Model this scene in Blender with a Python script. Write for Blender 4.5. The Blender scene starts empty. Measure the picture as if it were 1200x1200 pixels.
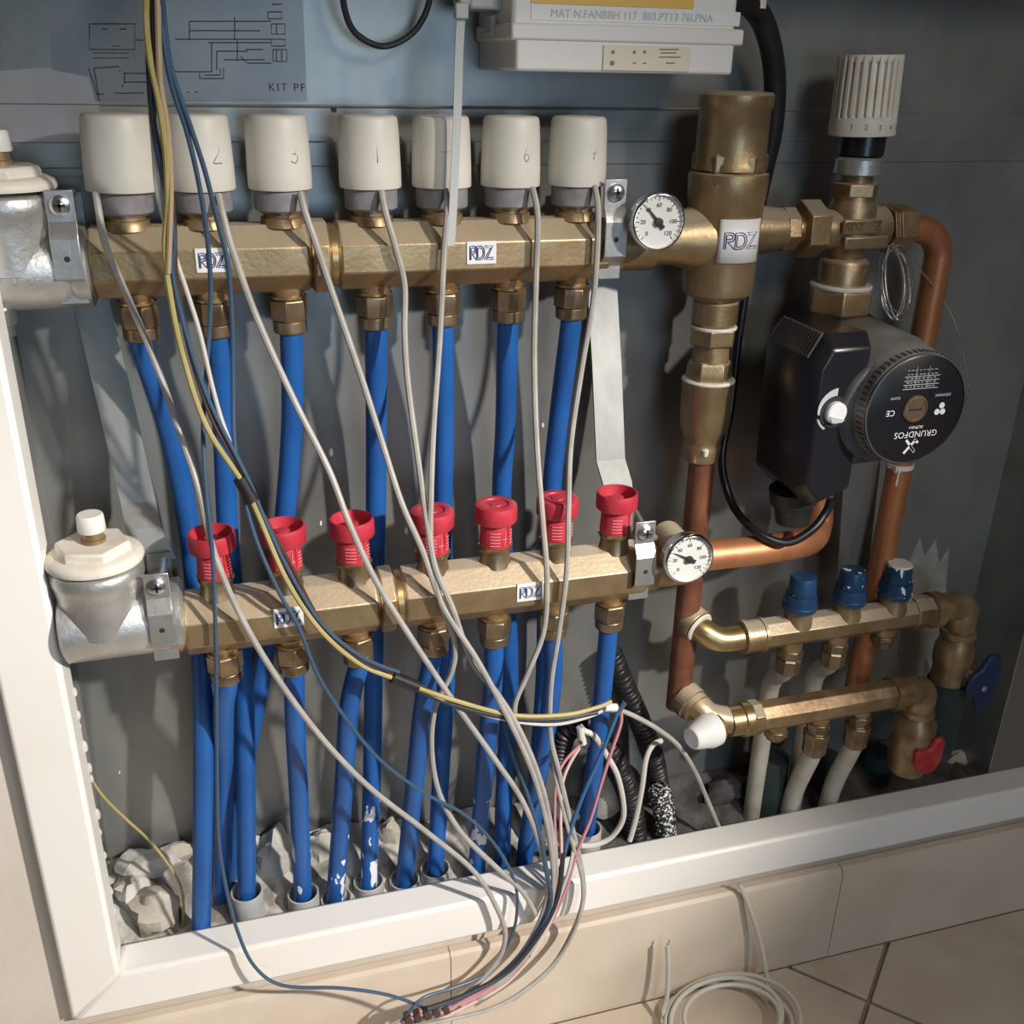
import bpy, math, random
from mathutils import Vector, Matrix, noise
random.seed(7)
SC = bpy.context.scene
COL = SC.collection
V = Vector

# ------------------------------------------------------------------ camera
CAM = V((0.0476, -0.7251, 0.1053)); FPX = 1188.6
def cam_axes(yaw, pitch, roll):
    cy, sy, cp, sp = math.cos(yaw), math.sin(yaw), math.cos(pitch), math.sin(pitch)
    f = V((sy*cp, cy*cp, -sp)); r = V((cy, -sy, 0)); d = f.cross(r)
    c, s = math.cos(roll), math.sin(roll)
    return c*r + s*d, -s*r + c*d, f
RX, RD, RF = cam_axes(0.2936, 0.4156, -0.0201)
cd = bpy.data.cameras.new('camera'); cam = bpy.data.objects.new('camera', cd); COL.objects.link(cam)
m = Matrix((RX, -RD, -RF)).transposed().to_4x4(); m.translation = CAM
cam.matrix_world = m
cd.sensor_width = 36; cd.lens = FPX/1200*36; cd.clip_start = 0.01
SC.camera = cam
def ray(x, y): return RX*((x-600)/FPX) + RD*((y-600)/FPX) + RF
def P(x, y, Y):
    d = ray(x, y); return CAM + d*((Y-CAM.y)/d.y)
def PZ(x, y, z):
    d = ray(x, y); return CAM + d*((z-CAM.z)/d.z)

# ------------------------------------------------------------------ world, lights, exposure
w = bpy.data.worlds.new('world'); SC.world = w; w.use_nodes = True
w.node_tree.nodes['Background'].inputs[0].default_value = (0.52, 0.46, 0.42, 1)
w.node_tree.nodes['Background'].inputs[1].default_value = 0.08
def aim(o, loc, to):
    o.location = loc; o.rotation_euler = (V(to)-V(loc)).to_track_quat('-Z', 'Y').to_euler()
ld = bpy.data.lights.new('ceiling_spot', 'SPOT'); lo = bpy.data.objects.new('ceiling_spot', ld); COL.objects.link(lo)
ld.energy = 195; ld.color = (1.0, 0.93, 0.85); ld.spot_size = math.radians(38); ld.spot_blend = 0.85; ld.shadow_soft_size = 0.035
aim(lo, (1.15, -1.30, 0.62), (-0.05, -0.05, -0.52))
ld = bpy.data.lights.new('fill_light', 'AREA'); lo = bpy.data.objects.new('fill_light', ld); COL.objects.link(lo)  # added soft warm fill that lifts the cabinet interior
ld.shape = 'DISK'; ld.size = 0.30; ld.energy = 4.1; ld.color = (1.0, 0.92, 0.82)
aim(lo, (0.55, -1.10, 0.70), (0.3, 0.0, -0.25))
ld = bpy.data.lights.new('cool_glow_light', 'AREA'); lo = bpy.data.objects.new('cool_glow_light', ld); COL.objects.link(lo)  # added cool light, placed so its reflection makes the panel's blue glow
ld.shape = 'RECTANGLE'; ld.size = 0.6; ld.size_y = 0.6; ld.energy = 6.5; ld.color = (0.55, 0.77, 1.0)
aim(lo, (0.40, -2.3, 0.0), (0.2, 0.05, 0.05))
SC.view_settings.view_transform = 'Standard'; SC.view_settings.look = 'None'
SC.view_settings.gamma = 1; SC.view_settings.use_curve_mapping = False
SC.view_settings.exposure = 0.0

# ------------------------------------------------------------------ materials
MATS = {}
def mat(name, col, metal=0.0, rough=0.5, col2=None, scale=40, lo=.35, hi=.65, bump=0, bscale=200, detail=4, stretch=None, spec=.5, alpha=None):
    m = bpy.data.materials.new(name); m.use_nodes = True; MATS[name] = m
    nt = m.node_tree; b = nt.nodes['Principled BSDF']
    b.inputs['Base Color'].default_value = (*col, 1); b.inputs['Metallic'].default_value = metal
    b.inputs['Roughness'].default_value = rough; b.inputs['Specular IOR Level'].default_value = spec
    tc = nt.nodes.new('ShaderNodeNewGeometry'); src = tc.outputs['Position']
    if stretch:
        mp = nt.nodes.new('ShaderNodeMapping'); mp.inputs['Scale'].default_value = stretch
        nt.links.new(src, mp.inputs[0]); src = mp.outputs[0]
    if col2:
        n = nt.nodes.new('ShaderNodeTexNoise'); n.inputs['Scale'].default_value = scale; n.inputs['Detail'].default_value = detail
        r = nt.nodes.new('ShaderNodeValToRGB'); r.color_ramp.elements[0].position = lo; r.color_ramp.elements[1].position = hi
        r.color_ramp.elements[0].color = (*col, 1); r.color_ramp.elements[1].color = (*col2, 1)
        nt.links.new(src, n.inputs[0]); nt.links.new(n.outputs[0], r.inputs[0]); nt.links.new(r.outputs[0], b.inputs['Base Color'])
    if bump:
        n = nt.nodes.new('ShaderNodeTexNoise'); n.inputs['Scale'].default_value = bscale; n.inputs['Detail'].default_value = 3
        bp = nt.nodes.new('ShaderNodeBump'); bp.inputs['Strength'].default_value = bump; bp.inputs['Distance'].default_value = 0.002
        nt.links.new(src, n.inputs[0]); nt.links.new(n.outputs[0], bp.inputs['Height']); nt.links.new(bp.outputs[0], b.inputs['Normal'])
    return m
def dust_toplight(m, col, amt):
    """dusty tone plus light from above, painted into the colour of upward surfaces"""
    nt = m.node_tree; b = nt.nodes['Principled BSDF']
    g = nt.nodes.new('ShaderNodeNewGeometry'); sx = nt.nodes.new('ShaderNodeSeparateXYZ'); nt.links.new(g.outputs['True Normal'], sx.inputs[0])
    mr = nt.nodes.new('ShaderNodeMapRange'); mr.inputs[1].default_value = .25; mr.inputs[2].default_value = 1; mr.inputs[4].default_value = amt  # the more a face points up, the more painted top light
    nt.links.new(sx.outputs[2], mr.inputs[0])
    mx = nt.nodes.new('ShaderNodeMixRGB'); nt.links.new(mr.outputs[0], mx.inputs[0]); nt.links.new(b.inputs['Base Color'].links[0].from_socket, mx.inputs[1])
    mx.inputs[2].default_value = (*col, 1); nt.links.new(mx.outputs[0], b.inputs['Base Color'])
    ml = nt.nodes.new('ShaderNodeMath'); ml.operation = 'MULTIPLY_ADD'; nt.links.new(mr.outputs[0], ml.inputs[0])
    mt = b.inputs['Metallic'].default_value; ml.inputs[1].default_value = -mt; ml.inputs[2].default_value = mt
    nt.links.new(ml.outputs[0], b.inputs['Metallic'])
def splash(m, col, scale, thr, zlo=None, zhi=None):
    """dried paint splashes over an existing material"""
    nt = m.node_tree; b = nt.nodes['Principled BSDF']
    g = nt.nodes.new('ShaderNodeNewGeometry')
    n = nt.nodes.new('ShaderNodeTexNoise'); n.inputs['Scale'].default_value = scale; n.inputs['Detail'].default_value = 2
    mp = nt.nodes.new('ShaderNodeMapping'); mp.inputs['Scale'].default_value = (1, 1, .45)
    nt.links.new(g.outputs['Position'], mp.inputs[0]); nt.links.new(mp.outputs[0], n.inputs[0])
    t = nt.nodes.new('ShaderNodeMath'); t.operation = 'GREATER_THAN'; t.inputs[1].default_value = thr
    nt.links.new(n.outputs[0], t.inputs[0]); fac = t.outputs[0]
    if zlo is not None:
        sx = nt.nodes.new('ShaderNodeSeparateXYZ'); nt.links.new(g.outputs['Position'], sx.inputs[0])
        mr = nt.nodes.new('ShaderNodeMath'); mr.operation = 'LESS_THAN'; mr.inputs[1].default_value = zhi
        nt.links.new(sx.outputs[2], mr.inputs[0])
        mu = nt.nodes.new('ShaderNodeMath'); mu.operation = 'MULTIPLY'
        nt.links.new(fac, mu.inputs[0]); nt.links.new(mr.outputs[0], mu.inputs[1]); fac = mu.outputs[0]
    mx = nt.nodes.new('ShaderNodeMixRGB'); nt.links.new(fac, mx.inputs[0])
    src = b.inputs['Base Color'].links[0].from_socket if b.inputs['Base Color'].links else None
    if src: nt.links.new(src, mx.inputs[1])
    else: mx.inputs[1].default_value = b.inputs['Base Color'].default_value
    mx.inputs[2].default_value = (*col, 1); nt.links.new(mx.outputs[0], b.inputs['Base Color'])

mat('galv', (.25, .258, .25), .6, .36, (.36, .37, .355), 14, bump=.03, bscale=500, stretch=(1, 1, .6))
mat('galv_strip', (.27, .28, .27), .7, .5, (.36, .36, .35), 40, bump=.05, stretch=(1, 1, .4))
mat('galv_bright', (.55, .56, .55), .85, .34, (.68, .68, .66), 60, bump=.08)
mat('cast', (.48, .48, .47), .75, .42, (.62, .62, .60), 45, bump=.18, bscale=260)
mat('steel', (.66, .66, .66), .95, .25)
mat('chrome', (.8, .8, .8), 1, .12)
m = mat('brass', (.36, .25, .13), .8, .40, (.48, .35, .20), 38, bump=.10, bscale=300); dust_toplight(m, (.56, .49, .37), .85)
mat('brass_bright', (.50, .37, .18), .85, .33, (.42, .31, .15), 60)
mat('brass_dark', (.26, .17, .09), .6, .42, (.42, .30, .17), 60, bump=.12)
mat('brass_nut', (.24, .17, .10), .8, .36, (.36, .27, .17), 70, bump=.06)
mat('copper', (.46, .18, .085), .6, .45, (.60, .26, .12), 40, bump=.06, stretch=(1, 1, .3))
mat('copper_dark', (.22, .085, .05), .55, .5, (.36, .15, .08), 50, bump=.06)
mat('cream', (.72, .69, .62), 0, .45, (.66, .64, .58), 25)
mat('cream_grey', (.50, .53, .55), 0, .5, (.45, .48, .5), 30)
mat('ring_grey', (.20, .19, .20), 0, .6, (.27, .26, .27), 90)
mat('white_plastic', (.78, .77, .74), 0, .4)
mat('white_old', (.75, .71, .63), 0, .5, (.66, .60, .48), 60, .5, .75)
mat('frame_white', (.90, .88, .845), 0, .38, (.86, .83, .77), 9, .5, .8)
mat('red', (.44, .025, .045), 0, .45, (.52, .04, .065), 80)
mat('red_print', (.72, .30, .32), 0, .5)
mat('red_dark', (.45, .02, .03), 0, .45, (.55, .06, .06), 70)
mat('blue_pipe', (.010, .085, .31), 0, .42, (.014, .11, .38), 18)
m = mat('blue_pipe_splashed', (.010, .085, .31), 0, .42, (.014, .11, .38), 18); splash(m, (.75, .78, .82), 95, .60, 0, -.50)
mat('blue_cap', (.012, .05, .13), 0, .38, (.018, .065, .16), 60)
m = mat('blue_cap_splashed', (.012, .05, .13), 0, .35); splash(m, (.8, .82, .84), 130, .60)
mat('blue_handle', (.01, .025, .09), 0, .5)
mat('sleeve', (.36, .37, .37), 0, .6, (.46, .46, .45), 50, bump=.05)
mat('black', (.012, .012, .016), 0, .3)
mat('black_soft', (.012, .012, .013), 0, .42, (.022, .022, .023), 90)
m = mat('black_splashed', (.02, .02, .02), 0, .5); splash(m, (.72, .74, .74), 420, .55)
mat('pump_grey', (.05, .052, .055), .1, .45, (.10, .10, .105), 40, bump=.05)
mat('pump_dust', (.15, .15, .145), .1, .6, (.25, .245, .235), 40)
mat('grey_print', (.5, .52, .54), 0, .6)
mat('white_print', (.8, .8, .8), 0, .6)
mat('dial', (.82, .82, .79), 0, .5)
mat('ink', (.02, .02, .025), 0, .6)
mat('pencil', (.22, .20, .20), 0, .7)
mat('ink_blue', (.06, .09, .22), 0, .6)
mat('ink_faint', (.055, .06, .07), 0, .7)
mat('sticker', (.80, .80, .80), 0, .4)
mat('sticker_yellow', (.80, .50, .10), 0, .45)
mat('label_beige', (.74, .68, .54), 0, .5)
mat('film', (.20, .215, .225), .35, .38, (.26, .275, .28), 14)
mat('film_pale', (.36, .36, .37), .25, .5, (.44, .43, .43), 14)
mat('cable_grey', (.34, .325, .30), 0, .5, (.42, .405, .375), 60)
mat('cable_white', (.58, .56, .50), 0, .45)
mat('cable_blue', (.045, .09, .155), 0, .42)
mat('cable_blue_bright', (.04, .13, .30), 0, .42)
mat('cable_brown', (.07, .035, .025), 0, .45)
mat('cable_tan', (.44, .33, .20), 0, .5)
mat('cable_dark', (.03, .035, .045), 0, .45)
m = mat('cable_yg', (.46, .37, .17), 0, .45, (.36, .31, .10), 30)
mat('cable_pink', (.56, .24, .27), 0, .45)
mat('cable_pale_pink', (.70, .50, .44), 0, .45)
mat('strap', (.52, .54, .54), 0, .5)
mat('wall_plaster', (.62, .555, .48), 0, .8, (.68, .62, .55), 9, bump=.15, bscale=120)
mat('skirting', (.58, .49, .39), 0, .32, (.68, .59, .49), 11, bump=.03)
mat('tile', (.57, .475, .37), 0, .35, (.67, .575, .465), 13, bump=.05, bscale=90)
mat('grout', (.40, .33, .25), 0, .9)
mat('mortar', (.20, .19, .17), 0, .95, (.55, .53, .48), 42, .38, .58, bump=.8, bscale=130)
mat('dark_ground', (.05, .047, .045), 0, .95, (.13, .125, .12), 50, bump=.8, bscale=130)
mat('smear', (.40, .39, .33), 0, .7, (.30, .30, .27), 60)
mat('plaster_lump', (.62, .60, .56), 0, .9, (.46, .44, .40), 50, bump=.6, bscale=140)
mat('stone', (.40, .37, .31), 0, .85, (.52, .48, .41), 50, bump=.5, bscale=120)
mat('dark_sleeve', (.018, .035, .032), 0, .8, (.03, .05, .045), 60, bump=.3)
mat('white_pipe', (.60, .56, .48), 0, .5, (.52, .48, .40), 70)
def glass_mat():
    m = bpy.data.materials.new('gauge_glass'); m.use_nodes = True; MATS['gauge_glass'] = m; nt = m.node_tree
    b = nt.nodes['Principled BSDF']; nt.nodes.remove(b)
    t = nt.nodes.new('ShaderNodeBsdfTransparent'); g = nt.nodes.new('ShaderNodeBsdfGlossy'); g.inputs['Roughness'].default_value = .05
    mx = nt.nodes.new('ShaderNodeMixShader'); mx.inputs[0].default_value = .06
    nt.links.new(t.outputs[0], mx.inputs[1]); nt.links.new(g.outputs[0], mx.inputs[2]); nt.links.new(mx.outputs[0], nt.nodes['Material Output'].inputs[0])
glass_mat()

# ------------------------------------------------------------------ mesh builders
X, Y_, Z = V((1, 0, 0)), V((0, 1, 0)), V((0, 0, 1))
def basis(ax):
    ax = V(ax).normalized(); h = V((0, -1, 0)) if abs(ax.y) < .9 else Z
    u = (h - ax*h.dot(ax)).normalized(); return ax, u, ax.cross(u)
class MB:
    def __init__(s): s.v = []; s.f = []
    def lathe(s, o, ax, prof, n=24, rot=0.0):
        """prof: (height along ax, radius); n = 6 gives a hexagonal nut"""
        a, u, w = basis(ax); o = V(o); rings = []
        for h, r in prof:
            if r < 1e-6: rings.append([len(s.v)]); s.v.append(o + a*h); continue
            st = len(s.v); rings.append(list(range(st, st+n)))
            for i in range(n):
                t = rot + 2*math.pi*i/n; s.v.append(o + a*h + (u*math.cos(t) + w*math.sin(t))*r)
        for A, B in zip(rings, rings[1:]):
            if len(A) == 1 and len(B) == 1: continue
            for i in range(n):
                j = (i+1) % n
                if len(A) == 1: s.f.append((A[0], B[j], B[i]))
                elif len(B) == 1: s.f.append((A[i], A[j], B[0]))
                else: s.f.append((A[i], A[j], B[j], B[i]))
        if len(rings[0]) > 1: s.f.append(tuple(reversed(rings[0])))
        if len(rings[-1]) > 1: s.f.append(tuple(rings[-1]))
        return s
    def tube(s, pts, r, n=10, closed=False):
        pts = [V(p) for p in pts]; N = len(pts)
        rr = r if isinstance(r, (list, tuple)) else [r]*N
        T = []
        for i in range(N):
            a = pts[i-1] if (i > 0 or closed) else pts[i]; b = pts[(i+1) % N] if (i < N-1 or closed) else pts[i]
            T.append((b-a).normalized())
        _, u, _ = basis(T[0]); rings = []
        for i in range(N):
            t = T[i]; u = (u - t*u.dot(t)).normalized(); w = t.cross(u); st = len(s.v)
            for k in range(n):
                q = 2*math.pi*k/n; s.v.append(pts[i] + (u*math.cos(q) + w*math.sin(q))*rr[i])
            rings.append(range(st, st+n))
        for i in range(N if closed else N-1):
            A, B = rings[i], rings[(i+1) % N]
            for k in range(n):
                j = (k+1) % n; s.f.append((A[k], A[j], B[j], B[k]))
        if not closed: s.f.append(tuple(reversed(rings[0]))); s.f.append(tuple(rings[-1]))
        return s
    def box(s, c, d, M=None):
        c = V(c); st = len(s.v)
        for z in (-1, 1):
            for y in (-1, 1):
                for x in (-1, 1):
                    p = V((x*d[0]/2, y*d[1]/2, z*d[2]/2)); s.v.append(c + (M @ p if M else p))
        for q in ((0, 2, 3, 1), (4, 5, 7, 6), (0, 1, 5, 4), (2, 6, 7, 3), (0, 4, 6, 2), (1, 3, 7, 5)): s.f.append(tuple(st+i for i in q))
        return s
    def prism(s, poly, d):
        """poly: 3D points (planar), d: extrusion vector"""
        poly = [V(p) for p in poly]; d = V(d); n = len(poly); st = len(s.v)
        s.v += poly + [p+d for p in poly]
        nrm = V((0, 0, 0))
        for i in range(n): nrm += poly[i].cross(poly[(i+1) % n])
        idx = list(range(n))
        if nrm.dot(d) > 0: s.f.append(tuple(st+i for i in reversed(idx))); s.f.append(tuple(st+n+i for i in idx)); fl = False
        else: s.f.append(tuple(st+i for i in idx)); s.f.append(tuple(st+n+i for i in reversed(idx))); fl = True
        for i in range(n):
            j = (i+1) % n; q = (st+i, st+j, st+n+j, st+n+i); s.f.append(tuple(reversed(q)) if fl else q)
        return s
    def loft(s, rings, cap=True):
        """rings: lists of 3D points with equal count"""
        n = len(rings[0]); st = len(s.v)
        for r in rings: s.v += [V(p) for p in r]
        for k in range(len(rings)-1):
            for i in range(n):
                j = (i+1) % n; a = st+k*n; s.f.append((a+i, a+j, a+n+j, a+n+i))
        if cap:
            s.f.append(tuple(reversed(range(st, st+n)))); e = st+(len(rings)-1)*n; s.f.append(tuple(range(e, e+n)))
        return s
    def strip(s, path, wid, th):
        """a bent metal strip: path of points, wid = width vector, th = thickness vector per point or one"""
        path = [V(p) for p in path]; wid = V(wid); rings = []
        for i, p in enumerate(path):
            a = path[max(i-1, 0)]; b = path[min(i+1, len(path)-1)]; t = (b-a).normalized()
            nn = t.cross(wid).normalized()*th/2
            rings.append([p-wid/2-nn, p+wid/2-nn, p+wid/2+nn, p-wid/2+nn])
        return s.loft(rings)
    def strokes(s, lines, fn, r, n=5):
        for L in lines: s.tube([fn(*q) for q in L], r, n)
        return s
def catmull(pts, k=8):
    pts = [V(p) for p in pts]; out = []
    for i in range(len(pts)-1):
        p0 = pts[max(i-1, 0)]; p1 = pts[i]; p2 = pts[i+1]; p3 = pts[min(i+2, len(pts)-1)]
        for j in range(k):
            t = j/k; out.append(.5*((2*p1)+(p2-p0)*t+(2*p0-5*p1+4*p2-p3)*t*t+(3*p1-p0-3*p2+p3)*t**3))
    return out+[pts[-1]]

WLOC = {}
def wl(o): return WLOC.get(o.name, V((0, 0, 0)))
def obj(name, mb, mt, parent=None, sharp=35, bevel=0, label=None, cat=None, group=None, kind=None):
    me = bpy.data.meshes.new(name)
    c = V((0, 0, 0))
    lo = V([min(p[i] for p in mb.v) for i in range(3)]); hi = V([max(p[i] for p in mb.v) for i in range(3)])
    c = (lo+hi)/2
    if not parent: c.z = lo.z
    me.from_pydata([p-c for p in mb.v], [], mb.f); me.validate(); me.update()
    me.polygons.foreach_set('use_smooth', [True]*len(me.polygons)); me.set_sharp_from_angle(angle=math.radians(sharp))
    me.materials.append(MATS[mt])
    o = bpy.data.objects.new(name, me); COL.objects.link(o); WLOC[o.name] = c
    if parent: o.parent = parent; o.location = c - wl(parent)
    else: o.location = c
    if bevel:
        b = o.modifiers.new('bevel', 'BEVEL'); b.width = bevel; b.segments = 2; b.limit_method = 'ANGLE'; b.angle_limit = math.radians(40)
    if label: o['label'] = label
    if cat: o['category'] = cat
    if group: o['group'] = group
    if kind: o['kind'] = kind
    return o
def thing(name, loc, label, cat, group=None):
    o = bpy.data.objects.new(name, None); COL.objects.link(o); o.location = V(loc); WLOC[o.name] = V(loc)
    o.empty_display_size = .01
    o['label'] = label; o['category'] = cat
    if group: o['group'] = group
    return o
def text(name, s, size, M, mt, parent, align='CENTER', shear=0, space=1):
    """M: 4x4 world matrix of the text plane"""
    cu = bpy.data.curves.new(name, 'FONT'); cu.body = s; cu.size = size; cu.align_x = align; cu.align_y = 'CENTER'; cu.extrude = .00012; cu.resolution_u = 3
    cu.shear = shear; cu.space_character = space
    t = bpy.data.objects.new('tmp', cu); COL.objects.link(t)
    dg = bpy.context.evaluated_depsgraph_get(); me = bpy.data.meshes.new_from_object(t.evaluated_get(dg))
    bpy.data.objects.remove(t); bpy.data.curves.remove(cu)
    mb = MB(); mb.v = [M @ v.co for v in me.vertices]; mb.f = [tuple(p.vertices) for p in me.polygons]
    bpy.data.meshes.remove(me)
    return obj(name, mb, mt, parent)
def plane(o, u, v):
    u = V(u).normalized(); v = V(v).normalized(); n = u.cross(v)
    m = Matrix((u, v, n)).transposed().to_4x4(); m.translation = V(o); return m
# the RDZ mark as strokes in a 0..3 x 0..1 box (double lines, like the outlined letters on the plates)
def rdz_lines():
    def arc(cx, cy, rx, ry, a0, a1, k=8): return [(cx+rx*math.cos(math.radians(a0+(a1-a0)*i/k)), cy+ry*math.sin(math.radians(a0+(a1-a0)*i/k))) for i in range(k+1)]
    L = []
    L.append([(.08, 0), (.08, 1), (.5, 1)] + arc(.55, .73, .3, .27, 90, -90) + [(.3, .46), (.85, 0)])
    L.append([(.22, 0), (.22, .86), (.5, .86)] + arc(.52, .73, .17, .13, 90, -90) + [(.22, .6)])
    L.append([(.9, 0), (.9, 1), (1.3, 1)] + arc(1.35, .5, .5, .5, 90, -90) + [(.9, 0)])
    L.append([(1.04, .14), (1.04, .86), (1.3, .86)] + arc(1.32, .5, .36, .36, 90, -90) + [(1.04, .14)])
    L.append([(1.85, 1), (2.85, 1), (2.1, 0), (2.95, 0)])
    L.append([(1.95, .86), (2.6, .86), (1.85, .0)])
    L.append([(2.25, .14), (2.95, .14)])
    return L
RDZ = rdz_lines()

# ------------------------------------------------------------------ the setting
FLOOR = -0.762; WALLY = -0.040
OX0, OX1, OZ0, OZ1 = -.112, .905, -.618, .228        # hole in the wall
mb = MB()
for x0, x1, z0, z1 in ((-1.2, OX0, FLOOR, 1.0), (OX1, 1.9, FLOOR, 1.0), (OX0, OX1, FLOOR, OZ0), (OX0, OX1, OZ1, 1.0)):
    mb.box(((x0+x1)/2, WALLY+.006, (z0+z1)/2), (x1-x0, .012, z1-z0))
obj('wall_front', mb, 'wall_plaster', kind='structure', label='beige plastered wall around the recessed cabinet')
# floor: screed with tiles laid on the diagonal
fl = obj('floor', MB().box((.35, -.75, FLOOR-.012), (3.0, 1.408, .014)), 'grout', kind='structure', label='beige tiled floor laid on the diagonal')
def clip(poly, ax, lim, keep_less):
    out = []
    for i in range(len(poly)):
        a, b = poly[i], poly[(i+1) % len(poly)]
        ia = (a[ax] <= lim) == keep_less; ib = (b[ax] <= lim) == keep_less
        if ia: out.append(a)
        if ia != ib:
            t = (lim-a[ax])/(b[ax]-a[ax]); out.append((a[0]+(b[0]-a[0])*t, a[1]+(b[1]-a[1])*t))
    return out
ang = math.radians(43); ux, uy = math.cos(ang), math.sin(ang); S = .33; g = .0022
for i in range(-5, 6):
    for j in range(-5, 6):
        q = []
        for a, b in ((g, g), (S-g, g), (S-g, S-g), (g, S-g)):
            a += i*S; b += j*S; q.append((.622+a*ux-b*uy, -.117+a*uy+b*ux))
        for ax, lim, kl in ((1, -.0565, True), (1, -1.45, False), (0, -1.0, False), (0, 1.7, True)):
            if q: q = clip(q, ax, lim, kl)
        if len(q) < 3: continue
        obj('tile', MB().prism([(x, y, FLOOR-.005) for x, y in q], (0, 0, .005)), 'tile', fl, bevel=.0012)
# skirting: tiles with a rounded upper edge
sk = obj('baseboard_front', MB().box((.35, WALLY-.0015, (FLOOR-.647)/2), (3.0, .003, .115)), 'grout', kind='structure', label='beige ceramic skirting under the cabinet frame')
for k in range(-3, 4):
    x0, x1 = .2+.412*k+.0004, .2+.412*(k+1)-.0004
    if x1 < -1.1 or x0 > 1.8: continue
    prof = [(-.0425, FLOOR+.0005), (-.0425, -.645), (-.044, -.6425), (-.0510, -.6425), (-.0545, -.645), (-.0562, -.651), (-.0562, FLOOR+.0005)]
    obj('tile', MB().prism([(x0, y, z) for y, z in prof], (x1-x0, 0, 0)), 'skirting', sk)

# ------------------------------------------------------------------ cabinet with its white frame
BK = .055
cab = thing('manifold_cabinet', (.33, .0, -.62), 'galvanised sheet metal wall cabinet with a white front frame', 'cabinet')
obj('back_panel', MB().box((.34, BK+.001, -.1925), (.94, .002, .815)), 'galv', cab)
obj('side_panel', MB().box((-.13, .018, -.205), (.002, .075, .83)), 'galv', cab)
obj('side_panel', MB().box((.806, .018, -.205), (.002, .075, .83)), 'galv', cab)
obj('top_panel', MB().box((.34, .018, .214), (.94, .075, .002)), 'galv', cab)
# pressed folds in the back panel
zA = P(300, 165, BK).z; zB = P(300, 196, BK).z; zC = P(300, 124, BK).z
obj('pressed_rib', MB().prism([(-.12, BK, zA), (-.12, BK-.0010, zA-.0014), (-.12, BK-.0010, zB+.0008), (-.12, BK, zB)], (.89, 0, 0)), 'galv', cab)
obj('pressed_rib', MB().prism([(-.12, BK, zC+.0012), (-.12, BK-.0006, zC), (-.12, BK, zC-.0012)], (.89, 0, 0)), 'galv', cab)
obj('side_fold', MB().prism([(-.094, BK, -.535), (-.094, BK-.012, -.55), (-.090, BK-.012, -.55), (-.087, BK, -.535)], (0, 0, .74)), 'galv', cab)
p = P(391, 128, BK)
obj('screw_hole', MB().lathe((p.x, BK+.0004, p.z), -Y_, [(0, .0022), (.0008, .0022)], 12), 'ink', cab)
def jag(pts, name, mt, d, par):
    q = [P(x, y, BK) for x, y in pts]; return obj(name, MB().prism([V((p.x, BK, p.z)) for p in q], (0, -d, 0)), mt, par)
jag([(1062, 800), (1052, 770), (1058, 730), (1050, 690), (1066, 655), (1078, 628), (1083, 652), (1096, 632), (1100, 660), (1112, 640), (1108, 690), (1116, 722), (1102, 742), (1106, 772), (1092, 790), (1084, 770), (1078, 806), (1070, 792)], 'plaster_smear', 'smear', .0006, cab)
for x, y, r in ((388, 530, 5), (636, 498, 3), (376, 613, 3), (476, 622, 4), (140, 905, 2)):
    jag([(x+r*.45*math.cos(a*.785), y+r*math.sin(a*.785)) for a in range(8)], 'paint_drop', 'white_plastic', .0005, cab)
# frame
FX0, FX1, FZ0, FZ1 = -.0783, .90, -.5845, .195
def rail(name, quad, mt='frame_white'):
    return obj(name, MB().prism([(x, -.054, z) for x, z in quad], (0, .034, 0)), mt, cab, bevel=.0035)
ox0, ox1, oz0, oz1 = -.1207, .942, -.6265, .237
rail('frame_rail', [(ox0, oz0), (FX0, FZ0), (FX0, FZ1), (ox0, oz1)])
rail('frame_rail', [(ox0, oz0), (ox1, oz0), (FX1, FZ0), (FX0, FZ0)])
rail('frame_rail', [(ox1, oz0), (ox1, oz1), (FX1, FZ1), (FX1, FZ0)])
rail('frame_rail', [(ox0, oz1), (FX0, FZ1), (FX1, FZ1), (ox1, oz1)])
# crumbled plaster beads along the inside of the left frame rail
for k in range(14):
    z = -.30-.019*k+random.uniform(-.012, .012); r = random.uniform(.0012, .0042)
    mbb = MB().lathe((FX0-.0004, -.023+random.uniform(-.002, .004), z), Z, [(-r*1.6, 0), (-r, r*.7), (0, r*.8), (r, r*.6), (r*1.7, 0)], 7)
    obj('plaster_bead', mbb, 'plaster_lump', cab)

# rubble bed at the foot of the cabinet
nx, ny = 75, 16
def ground_z(x, y):
    t = (y+.02)/(BK+.02)
    base = -.612 + (.06-.03*min(1, max(0, (x+.1)/.5)))*max(0, t)**1.5
    return base + .010*noise.noise(V((x*28, y*28, 1.3))) + .005*noise.noise(V((x*80, y*80, 4)))
for xa, xb, nm, mt, lb in ((-.128, .30, 'rubble_bed', 'mortar', 'broken pale mortar bed at the left foot of the cabinet'), (.30, .80, 'dark_bed', 'dark_ground', 'darker bed at the right foot of the cabinet')):  # right half of the bed has a darker colour than the left
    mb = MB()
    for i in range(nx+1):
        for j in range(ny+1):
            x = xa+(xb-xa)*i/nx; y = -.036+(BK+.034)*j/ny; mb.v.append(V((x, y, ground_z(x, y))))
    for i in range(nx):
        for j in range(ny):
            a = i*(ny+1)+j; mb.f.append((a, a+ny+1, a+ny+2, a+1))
    obj(nm, mb, mt, kind='structure', label=lb)
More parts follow.
